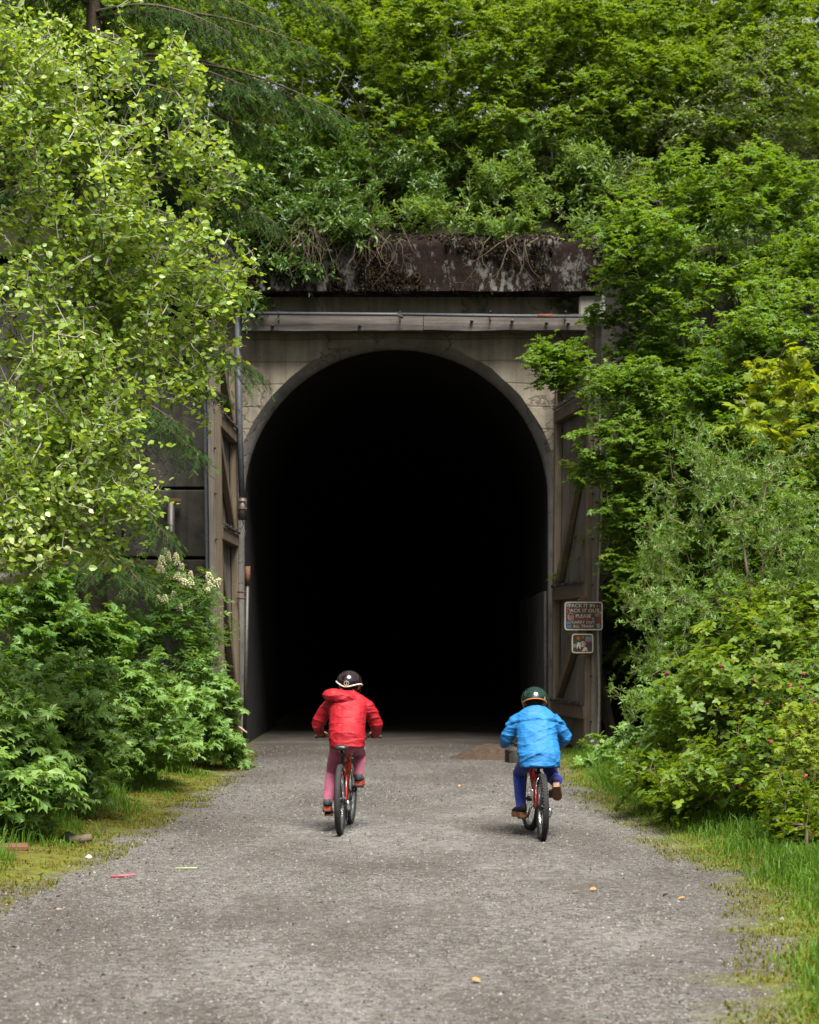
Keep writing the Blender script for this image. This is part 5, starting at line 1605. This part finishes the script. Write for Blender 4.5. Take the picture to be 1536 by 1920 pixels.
    MB().lathe([(.004,-.004),(.02,-.004),(.02,.004),(.004,.004)], (-.006,.045,-.145), 'x', 14).build('jockey_wheel', M['black_pl'], de)
    # cranks and pedals
    ca = g['crank']; cl = g['cl']
    for s in (-1, 1):
        a = ca + (math.pi if s < 0 else 0)      # crank angle of the right side, measured from forward, up positive
        e = bb + Vector((s*.075, cl*math.cos(a), cl*math.sin(a)))
        MB().tube([bb+Vector((s*.05,0,0)), e], [.013,.010], 8).build('crank_arm', g['crankm'], b)
        pd = bpy.data.objects.new('pedal', None); pd.empty_display_size = .05; link(pd, b); pd.location = e + Vector((s*.05,0,0))
        pd.rotation_euler = (g['ptilt'][0 if s < 0 else 1], 0, 0)
        MB().box((0,0,0), (.075,.085,.022), None, .006).build('body', M['black_pl'], pd)
        MB().tube([(-s*.05,0,0),(s*.03,0,0)], .006, 6).build('axle', M['chrome'], pd)
        MB().box((0,-.045,0), (.045,.004,.014)).build('reflector', M['amber'], pd)
    # brake at the rear
    for s in (-1, 1):
        MB().tube([Vector((s*.035,.10,Rw+.10)), Vector((s*.04,.075,Rw*1.72)), Vector((s*.012,.09,Rw*1.95))], [.007,.006,.004], 6).build('brake_arm', M['chrome'] if g['shiny'] else M['black_mt'], b)
    if g.get('stand'):
        MB().tube([Vector((-.055,.10,Rw-.02)), Vector((-.075,.04,Rw+.06)), Vector((-.085,-.02,Rw+.15))], [.008,.008,.010], 8).build('kickstand', M['chrome'], b)
    return b

# ------------------------------------------------------------------ riders
def loft(m, pts, rad, n=16, ref=(0,1,0)):
    """tube with elliptical sections; rad = (half width across x, half depth)"""
    pts = [Vector(p) for p in pts]; vs, fs = [], []; k_ = len(pts)
    for i, p in enumerate(pts):
        d = (pts[min(i+1,k_-1)] - pts[max(i-1,0)]).normalized()
        a = Vector((1,0,0)) - d*d.x
        if a.length < .2: a = Vector(ref) - d*d.dot(Vector(ref))
        a.normalize(); b = d.cross(a)
        r = rad[i]; ra, rb = (r, r) if not hasattr(r, '__len__') else r
        for q in range(n):
            t = 2*math.pi*q/n
            vs.append(p + a*(math.cos(t)*ra) + b*(math.sin(t)*rb))
    for i in range(k_-1):
        for q in range(n):
            q2 = (q+1) % n
            fs.append((i*n+q, i*n+q2, (i+1)*n+q2, (i+1)*n+q))
    fs.append(tuple(range(n))[::-1]); fs.append(tuple(range((k_-1)*n, k_*n)))
    m.add(vs, fs, True); return m

def remeshed(m, name, voxel, smooth_it=4, fold=None, seed=0.0):
    me = m.mesh(name)
    o = bpy.data.objects.new(name, me); col.objects.link(o)
    md = o.modifiers.new('r', 'REMESH'); md.mode = 'VOXEL'; md.voxel_size = voxel; md.use_smooth_shade = True
    ms = o.modifiers.new('s', 'SMOOTH'); ms.factor = .5; ms.iterations = smooth_it
    dg = bpy.context.evaluated_depsgraph_get()
    out = bpy.data.meshes.new_from_object(o.evaluated_get(dg))
    bpy.data.objects.remove(o)
    out.name = name
    if fold:
        vn = [v.normal.copy() for v in out.vertices]
        for v, nn in zip(out.vertices, vn):
            v.co += nn * fold(v.co)
    out.polygons.foreach_set('use_smooth', [True]*len(out.polygons))
    return out

def fold_fn(amp, seed, slope=.45, freq=30, yoke=None):
    def f(p):
        q = Vector((p.x, p.y*.7, p.z))
        wv = noise.noise(q*5+Vector((seed,0,0)))*2.2
        a = 1-abs(math.sin((p.z*1.0 + slope*p.x)*freq*1.0 + wv*1.6))
        b = 1-abs(math.sin((p.z*.8 - slope*1.3*p.x + p.y*.4)*freq*.8 + 3*noise.noise(q*4+Vector((0,seed,3)))))
        mask = .25 + .9*max(0, noise.noise(q*7+Vector((seed,seed,0)))+.3)
        r = (a**3*1.1 + b**3*.9 - .45) * mask
        out = amp*r + amp*.7*noise.noise(q*18+Vector((0,0,seed)))
        if yoke is not None:
            dz = p.z - (yoke - .9*p.x*p.x)
            out += -.008*math.exp(-(dz/.008)**2) + .006*math.exp(-((dz-.022)/.014)**2)
        return out
    return f

def hand(m, wrist, grip, s, sc=1.0):
    """palm and five fingers closed round a bar that runs along x at 'grip'"""
    wr = Vector(wrist); g = Vector(grip)
    d = (g - wr); d.normalize()
    palm = g + Vector((0, -.012, .024))
    loft(m, [wr, wr*.4+palm*.6, palm+Vector((0,.008,0))], [(.021,.017),(.032*sc,.017),(.036*sc,.015)], 12)
    for i in range(4):
        x = (-.027 + .018*i)*sc; l = (.9, 1.05, 1.0, .8)[i if s > 0 else 3-i]
        k = [palm+Vector((x,.005,.004)), g+Vector((x,.030*l,.020)), g+Vector((x,.034*l,-.008)), g+Vector((x,.012,-.026*l)), g+Vector((x,-.010*l,-.022))]
        loft(m, k, [.0088,.0085,.008,.0075,.006], 8)
    th = [palm+Vector((-s*.030*sc,-.010,-.004)), g+Vector((-s*.046*sc,-.004,.012)), g+Vector((-s*.040*sc,.016,-.016)), g+Vector((-s*.028*sc,.020,-.024))]
    loft(m, th, [.0105,.0095,.0085,.0065], 8)

def helmet(person, c, rx, ry, rz, rot, shell, trim, wave, label=None, digit=None):
    h = bpy.data.objects.new('helmet', None); h.empty_display_size = .1; link(h, person); h.location = c; h.rotation_euler = rot
    nu, nv = 56, 14
    def low(th):          # lower edge height by direction; back = -y
        return wave(th)
    def srf(th, t):
        z0 = low(th)
        ph0 = math.asin(max(-.95, min(.95, z0/rz)))
        ph = ph0 + (math.pi/2-ph0)*t
        e = 1.0 + .05*(1-t)
        return Vector((rx*math.cos(ph)*math.cos(th)*e, ry*math.cos(ph)*math.sin(th)*e, rz*math.sin(ph)))
    m = MB(); vs, fs = [], []
    for j in range(nv):
        for i in range(nu): vs.append(srf(2*math.pi*i/nu, j/nv))
    top = len(vs); vs.append(Vector((0,0,rz)))
    for j in range(nv-1):
        for i in range(nu):
            i2 = (i+1) % nu; fs.append((j*nu+i, j*nu+i2, (j+1)*nu+i2, (j+1)*nu+i))
    for i in range(nu): fs.append(((nv-1)*nu+i, (nv-1)*nu+(i+1) % nu, top))
    # inner skin so that the shell is closed
    b = len(vs)
    for i in range(nu):
        p = srf(2*math.pi*i/nu, 0); vs.append(Vector((p.x*.86, p.y*.86, p.z+.012)))
    vs.append(Vector((0,0,rz*.7)))
    for i in range(nu):
        i2 = (i+1) % nu
        fs.append((i2, i, b+i, b+i2)); fs.append((b+i2, b+i, len(vs)-1))
    m.add(vs, fs, True); m.build('shell', shell, h)
    MB().tube([srf(2*math.pi*i/nu, .0)*1.006 for i in range(nu)], (.0062,.0062), 8, closed=True).build('trim', trim, h)
    # vents: dark slots set in the shell
    for (th, t0, t1, w_) in ((-100,.50,.74,.010), (-80,.50,.74,.010), (-128,.50,.72,.009), (-52,.50,.72,.009), (60,.5,.72,.01), (120,.5,.72,.01)):
        t_ = R(th); pts = [srf(t_, t0+(t1-t0)*q/5)*1.002 for q in range(6)]
        out = MB(); vs2 = []; n_ = len(pts)
        for q, p in enumerate(pts):
            nrm_ = Vector((p.x/rx**2, p.y/ry**2, p.z/rz**2)).normalized(); side = nrm_.cross(Vector((0,0,1))).normalized()
            ww = w_*.5*(1 if 0 < q < 5 else .45)
            vs2 += [p+side*ww, p-side*ww]
        out.add(vs2, [(2*q, 2*q+1, 2*q+3, 2*q+2) for q in range(n_-1)]+[])
        out.v = [tuple(Vector(v)*1.004) for v in out.v]
        b0 = len(out.v); out.add([tuple(Vector(v)*.97) for v in out.v[:b0]], [(2*q+2, 2*q+3, 2*q+1, 2*q) for q in range(n_-1)])
        out.build('vent', M['sh_black'], h)
    def face_frame(th, t):
        p = srf(R(th), t); nrm_ = Vector((p.x/rx**2, p.y/ry**2, p.z/rz**2)).normalized()
        xa = Vector((0,0,1)).cross(nrm_).normalized(); ya = nrm_.cross(xa)
        return p, Matrix((xa, ya, nrm_)).transposed()
    if digit:
        p, rm = face_frame(-80, .14)
        rg = MB().tube([Vector((.021*math.cos(2*math.pi*i/24), .021*math.sin(2*math.pi*i/24), 0)) for i in range(24)], .0018, 6, closed=True).build('emblem_ring', M['trim_cream'], h)
        rg.location = p*1.015; rg.rotation_euler = rm.to_euler()
        text_obj('emblem', digit, .036, M['trim_cream'], h, p*1.012, rm.to_euler(), .001)
    else:
        p, rm = face_frame(-85, .16)
        o = MB().tube([Vector((x_,y_,0)) for x_, y_ in ((-.028,-.009),(-.022,.008),(.022,.008),(.028,-.009))], .0014, 5, closed=True).build('emblem_outline', M['rim'], h)
        o.location = p*1.012; o.rotation_euler = rm.to_euler()
        for q in range(2):
            o = MB().box((0,.003-.006*q,0), (.034-.006*q,.0022,.002)).build('emblem_bar', M['rim'], h); o.location = p*1.012; o.rotation_euler = rm.to_euler()
        p, rm = face_frame(-42, .10)
        text_obj('emblem', 'S', .03, M['trim_cream'], h, p*1.012, rm.to_euler(), .001)
    return h

def strap(person, pts, mat, r=(.002,.007)): MB().tube(pts, [r]*len(pts), 6).build('helmet_strap', mat, person)

def shoe(person, heel, toe, up, upper, sole, band=None):
    """shoe from heel to toe; 'up' is the direction of the ankle"""
    h = Vector(heel); t = Vector(toe); u = Vector(up); d = (t-h); L = d.length; d.normalize(); u = (u - d*u.dot(d)).normalized(); x = d.cross(u)
    s = bpy.data.objects.new('shoe', None); s.empty_display_size = .05; link(s, person)
    Mx = Matrix((x, d, u)).transposed()
    m = MB(); pts, rad = [], []
    for f, w_, hh in ((0.0,.022,.026),(.04,.033,.040),(.2,.036,.042),(.42,.036,.036),(.65,.042,.028),(.85,.038,.020),(.97,.024,.014),(1.0,.008,.006)):
        pts.append((0, f*L, .018+hh*.75)); rad.append((w_, hh))
    loft(m, pts, rad, 14)
    loft(m, [(0,.10*L,.03),(0,.13*L,.07),(0,.13*L,.088)], [(.032,.05),(.032,.042),(.033,.040)], 12)
    b = m.build('upper', upper, s); b.matrix_basis = Matrix.Translation(h) @ Mx.to_4x4()
    out = []
    for f, w_ in ((0.0,.024),(.05,.033),(.3,.033),(.65,.044),(.85,.040),(.97,.024),(1.02,.008)): out.append((w_, f*L))
    outl = out + [(-a, b_) for a, b_ in out[::-1]]
    m = MB(); m.prism(outl, -.012, .022, 'xy')
    o = m.build('sole', sole, s); o.matrix_basis = Matrix.Translation(h) @ Mx.to_4x4()
    if band:
        m = MB(); m.prism([(a*.97, b_*.99) for a, b_ in outl], -.022, -.0125, 'xy')
        o = m.build('outsole', band, s); o.matrix_basis = Matrix.Translation(h) @ Mx.to_4x4()
    return s

def rider(label, loc, heading, q):
    p = empty('person', loc, label, 'person', None, heading)
    V_ = lambda *a: Vector(a)
    hip, sh, hd = Vector(q['hip']), Vector(q['sh']), Vector(q['head'])
    sw, hw = q['sw'], q['hw']
    # body: one continuous skin surface, head to ankles, with hands on the grips
    m = MB()
    loft(m, [hip+V_(0,0,-.06), hip, hip*.5+sh*.5, sh+V_(0,0,-.03), sh+V_(0,.01,.03)], [(hw*.62,.07),(hw*.66,.075),(hw*.62,.07),(sw*.66,.07),(.055,.05)], 16)
    neck = sh + V_(0,.01,.02)
    loft(m, [neck, neck*.45+hd*.55, hd], [(.05,.05),(.042,.046),(.05,.055)], 14)
    hr = q['hr']
    m.ball(hd+V_(0,.012,.0), (hr*.80, hr*.98, hr*1.12), 20, 14)
    m.ball(hd+V_(0,.045,-.055), (hr*.55, hr*.55, hr*.5), 14, 10)       # jaw
    m.ball(hd+V_(0,hr*1.0,-.018), (.013,.018,.02), 10, 8)             # nose
    m.ball(hd+V_(0,hr*.93,-.062), (.024,.012,.010), 10, 6)            # lips
    for s in (-1, 1):
        m.ball(hd+V_(s*.030,hr*.90,.002), (.013,.010,.009), 10, 8)    # eyes
        m.ball(hd+V_(s*hr*.84,.0,-.018), (.012,.022,.032), 10, 8)     # ears
        e, w_, gr = Vector(q['elb'][0 if s < 0 else 1]), Vector(q['wri'][0 if s < 0 else 1]), Vector(q['grip'][0 if s < 0 else 1])
        loft(m, [sh+V_(s*sw*.55,.0,0), sh+V_(s*sw*.78,.01,-.05), e, w_], [.05,.04,.032,.020], 12)
        hand(m, w_, gr, s)
        kn, an = Vector(q['knee'][0 if s < 0 else 1]), Vector(q['ank'][0 if s < 0 else 1])
        loft(m, [hip+V_(s*.07,.0,-.01), (hip+V_(s*.08,0,0))*.5+kn*.5, kn, kn*.55+an*.45, an], [.068,.056,.042,.040,.026], 14)
    me = remeshed(m, 'body', .0076, 2)
    obj_from('body', me, M['skin'], p)
    # hair under the helmet
    m = MB(); m.ball(hd+V_(0,-.012,.008), (hr*.88, hr*1.0, hr*1.1), 20, 14); m.ball(hd+V_(0,-.045,-.05), (hr*.66,hr*.50,hr*.62), 16, 10)
    obj_from('hair', remeshed(m, 'hair', .009, 3, lambda v: .004*noise.noise(v*70)), M['hair'], p)
    # trousers
    m = MB()
    loft(m, [hip+V_(0,.03,.06), hip+V_(0,.015,.025), hip+V_(0,.0,-.04), hip+V_(0,.02,-.085)], [(hw*.74,.08),(hw*.86,.105),(hw*.86,.112),(hw*.45,.08)], 18)
    for s in (-1, 1):
        kn, an = Vector(q['knee'][0 if s < 0 else 1]), Vector(q['ank'][0 if s < 0 else 1])
        hp = hip+V_(s*hw*.46,.01,-.01)
        ank2 = an + (an-kn).normalized()*.012
        loft(m, [hp, hp*.6+kn*.4, kn+V_(0,.006,.006), kn*.6+an*.4, ank2], [(.075,.082),(.068,.072),.056,(.053,.055),.045], 14)
    obj_from('trousers', remeshed(m, 'trousers', .008, 5, fold_fn(.0045, 3.3+loc[0], .3, 26), 1), q['tr'], p)
    # jacket with sleeves
    m = MB()
    hem = hip + V_(*q['hem'])
    pts = [hem, hem+V_(0,.006,.07), hem*.72+sh*.28, hem*.5+sh*.5, hem*.22+sh*.78, sh+V_(0,-.005,.0), sh+V_(0,.01,.045), sh+V_(0,.025,.075)]
    jw = q['jw']
    loft(m, pts, [(jw[0],.128),(jw[0]*.5+jw[1]*.5,.138),(jw[1],.140),(jw[2],.135),(jw[3],.128),(jw[4],.10),(jw[5],.082),(.085,.07)], 22)
    for s in (-1, 1):
        e, w_ = Vector(q['elb'][0 if s < 0 else 1]), Vector(q['wri'][0 if s < 0 else 1])
        s0 = sh+V_(s*sw*.50,.0,-.012); s1 = sh+V_(s*sw*.86,.015,-.055)
        cuff = w_ + (w_-e).normalized()*.012
        loft(m, [s0, s1, s1*.5+e*.5+V_(s*.008,0,0), e, e*.5+w_*.5, cuff], [.072,.073,.064,.060,.052,.038], 14)
    if q.get('hood'):
        c = Vector(q['hood'])
        m.ball(c, (.155,.075,.062), 18, 10, Matrix.Rotation(q['hoodrot'],3,'Y') @ Matrix.Rotation(.25,3,'X'))
        m.ball(c+V_(-.055,-.01,.012), (.10,.072,.06), 16, 10)
        m.ball(c+V_(.06,.05,-.005), (.09,.055,.05), 16, 10)
        loft(m, [sh+V_(-.085,.05,.06), sh+V_(-.05,-.03,.085), sh+V_(.04,-.03,.075), sh+V_(.085,.05,.05)], [.032,.035,.035,.03], 10)
    else:
        loft(m, [sh+V_(0,.0,.05), sh+V_(0,.012,.085)], [(.075,.07),(.068,.066)], 16)
    obj_from('jacket', remeshed(m, 'jacket', .0075, 5, fold_fn(q['famp'], q['seed'], q['fslope'], 40, q.get('yoke')), 1), q['jk'], p)
    return p

# ---- child in the red jacket
gr = dict(R=.305, wb=.96, frame=M['frame_red'], stay=M['frame_red'], bby=.38, bbz=.275, sty=.235, stz=.60, sady=.17, sadz=.745, hty=.80, htz=.70, tw=.052, knobs=0, steer=R(-2),
          forkm=M['black_mt'], barz=.80, barw=.285, barm=M['black_mt'], gripend=M['black_pl'], crank=R(48), cl=.15, crankm=M['black_mt'], ptilt=(R(20), R(-10)), shiny=False)
RY = CH*F/(1571-HZ)
rl = (P(638, 1571, RY).x, RY, float(ground_h(P(638,1571,RY).x, RY)))
rhead = R(-3.4)
bicycle('red bicycle with black tyres ridden by the child in red', rl, rhead, gr)
ca = gr['crank']; cl = gr['cl']; bb = Vector((0, gr['bby'], gr['bbz']))
pr_ = bb + Vector((.125, cl*math.cos(ca), cl*math.sin(ca))); pl_ = bb + Vector((-.125, -cl*math.cos(ca), -cl*math.sin(ca)))
bars = Vector((0, gr['hty'], gr['barz']))
qr = dict(hip=(.035,.26,.80), sh=(.02,.50,1.135), head=(.028,.575,1.285), sw=.20, hw=.165, hr=.098,
          elb=((-.258,.56,.925),(.266,.57,.925)), wri=((-.245,.70,.845),(.255,.70,.845)), grip=((-.235,.775,.822),(.235,.765,.822)),
          knee=((-.115,.42,.50),(.125,.56,.66)), ank=(pl_+Vector((-.005,-.06,.10)), pr_+Vector((-.005,-.075,.095))),
          hem=(0.0,-.02,-.06), jw=(.154,.162,.162,.172,.176,.14), hood=(-.045,.41,1.18), hoodrot=R(12), famp=.008, seed=1.7, fslope=.2, jk=M['jk_red'], tr=M['tr_pink'])
pr = rider('child in hooded red jacket, mauve leggings and dark helmet riding on the left', rl, rhead, qr)
def wave_r(th):
    # back of the helmet (-y) dips, sides rise
    b = max(0, math.cos(th + math.pi/2 - .12)); 
    return -.028 + .022*abs(math.sin(th+math.pi/2))**1.5 - .022*b**3
helmet(pr, Vector(qr['head'])+Vector((0,-.005,.018)), .108, .130, .108, (R(-6), R(6), R(-14)), M['hm_plum'], M['trim_cream'], wave_r, digit='2')
for s in (-1, 1):
    hd = Vector(qr['head']); strap(pr, [hd+Vector((s*.098,.03,.0)), hd+Vector((s*.092,.04,-.06)), hd+Vector((s*.04,.075,-.115))], M['trim_orange'])
shoe(pr, pl_+Vector((-.005,-.105,.045)), pl_+Vector((-.02,.10,.02)), (0,.1,1), M['sh_grey'], M['sole_or'], M['sole_dark'])
shoe(pr, pr_+Vector((-.0,-.125,.03)), pr_+Vector((.005,.085,.03)), (0,.0,1), M['sh_grey'], M['sole_or'], M['sole_dark'])

# ---- child in the blue jacket
gb = dict(R=.278, wb=.90, frame=M['frame_dred'], stay=M['frame_dred'], bby=.36, bbz=.262, sty=.24, stz=.545, sady=.27, sadz=.64, hty=.74, htz=.655, tw=.050, knobs=62, steer=R(9),
          forkm=M['black_mt'], barz=.765, barw=.28, barm=M['black_mt'], gripend=M['trim_cream'], crank=R(128), cl=.135, crankm=M['chrome'], ptilt=(R(0), R(-55)), shiny=True, stand=True)
BY = CH*F/(1580-HZ)
blc = (P(1017, 1580, BY).x, BY, float(ground_h(P(1017,1580,BY).x, BY)))
bhead = R(2.8)
bicycle('dark red bicycle with knobbly tyres ridden by the child in blue', blc, bhead, gb)
ca = gb['crank']; cl = gb['cl']; bb = Vector((0, gb['bby'], gb['bbz']))
pr2 = bb + Vector((.125, cl*math.cos(ca), cl*math.sin(ca))); pl2 = bb + Vector((-.125, -cl*math.cos(ca), -cl*math.sin(ca)))
qb = dict(hip=(.0,.25,.70), sh=(-.01,.40,1.02), head=(-.015,.485,1.165), sw=.195, hw=.165, hr=.094,
          elb=((-.25,.45,.84),(.255,.45,.84)), wri=((-.262,.60,.775),(.245,.60,.785)), grip=((-.245,.70,.787),(.225,.735,.787)),
          knee=((-.14,.55,.52),(.155,.48,.46)), ank=(pl2+Vector((-.01,-.055,.085)), pr2+Vector((.03,-.075,.125))),
          hem=(.0,-.07,-.10), jw=(.172,.185,.178,.176,.176,.145), famp=.0095, yoke=1.0, seed=5.1, fslope=-.28, jk=M['jk_blue'], tr=M['tr_blue'])
pb = rider('child in a bright blue jacket, royal blue trousers and green helmet riding on the right', blc, bhead, qb)
def wave_b(th):
    b = max(0, math.cos(th + math.pi/2))
    return -.030 + .016*b**2 - .012*abs(math.sin((th+math.pi/2)))**6 + .006*math.cos(2*(th+math.pi/2))
helmet(pb, Vector(qb['head'])+Vector((.005,-.005,.014)), .112, .132, .102, (R(-4), R(-2), R(-6)), M['hm_green'], M['trim_orange'], wave_b)
for s in (-1, 1):
    hd = Vector(qb['head']); strap(pb, [hd+Vector((s*.096,.0,-.0)), hd+Vector((s*.088,.03,-.06)), hd+Vector((s*.04,.07,-.11))], M['trim_cream'], (.0015,.004))
shoe(pb, pl2+Vector((.01,-.095,.03)), pl2+Vector((-.055,.095,.02)), (0,0,1), M['sh_black'], M['sole_gum'], M['sole_gum'])
shoe(pb, pr2+Vector((.015,-.105,.085)), pr2+Vector((.045,.06,-.045)), (0,.5,.8), M['sh_black'], M['sole_gum'], M['sole_gum'])
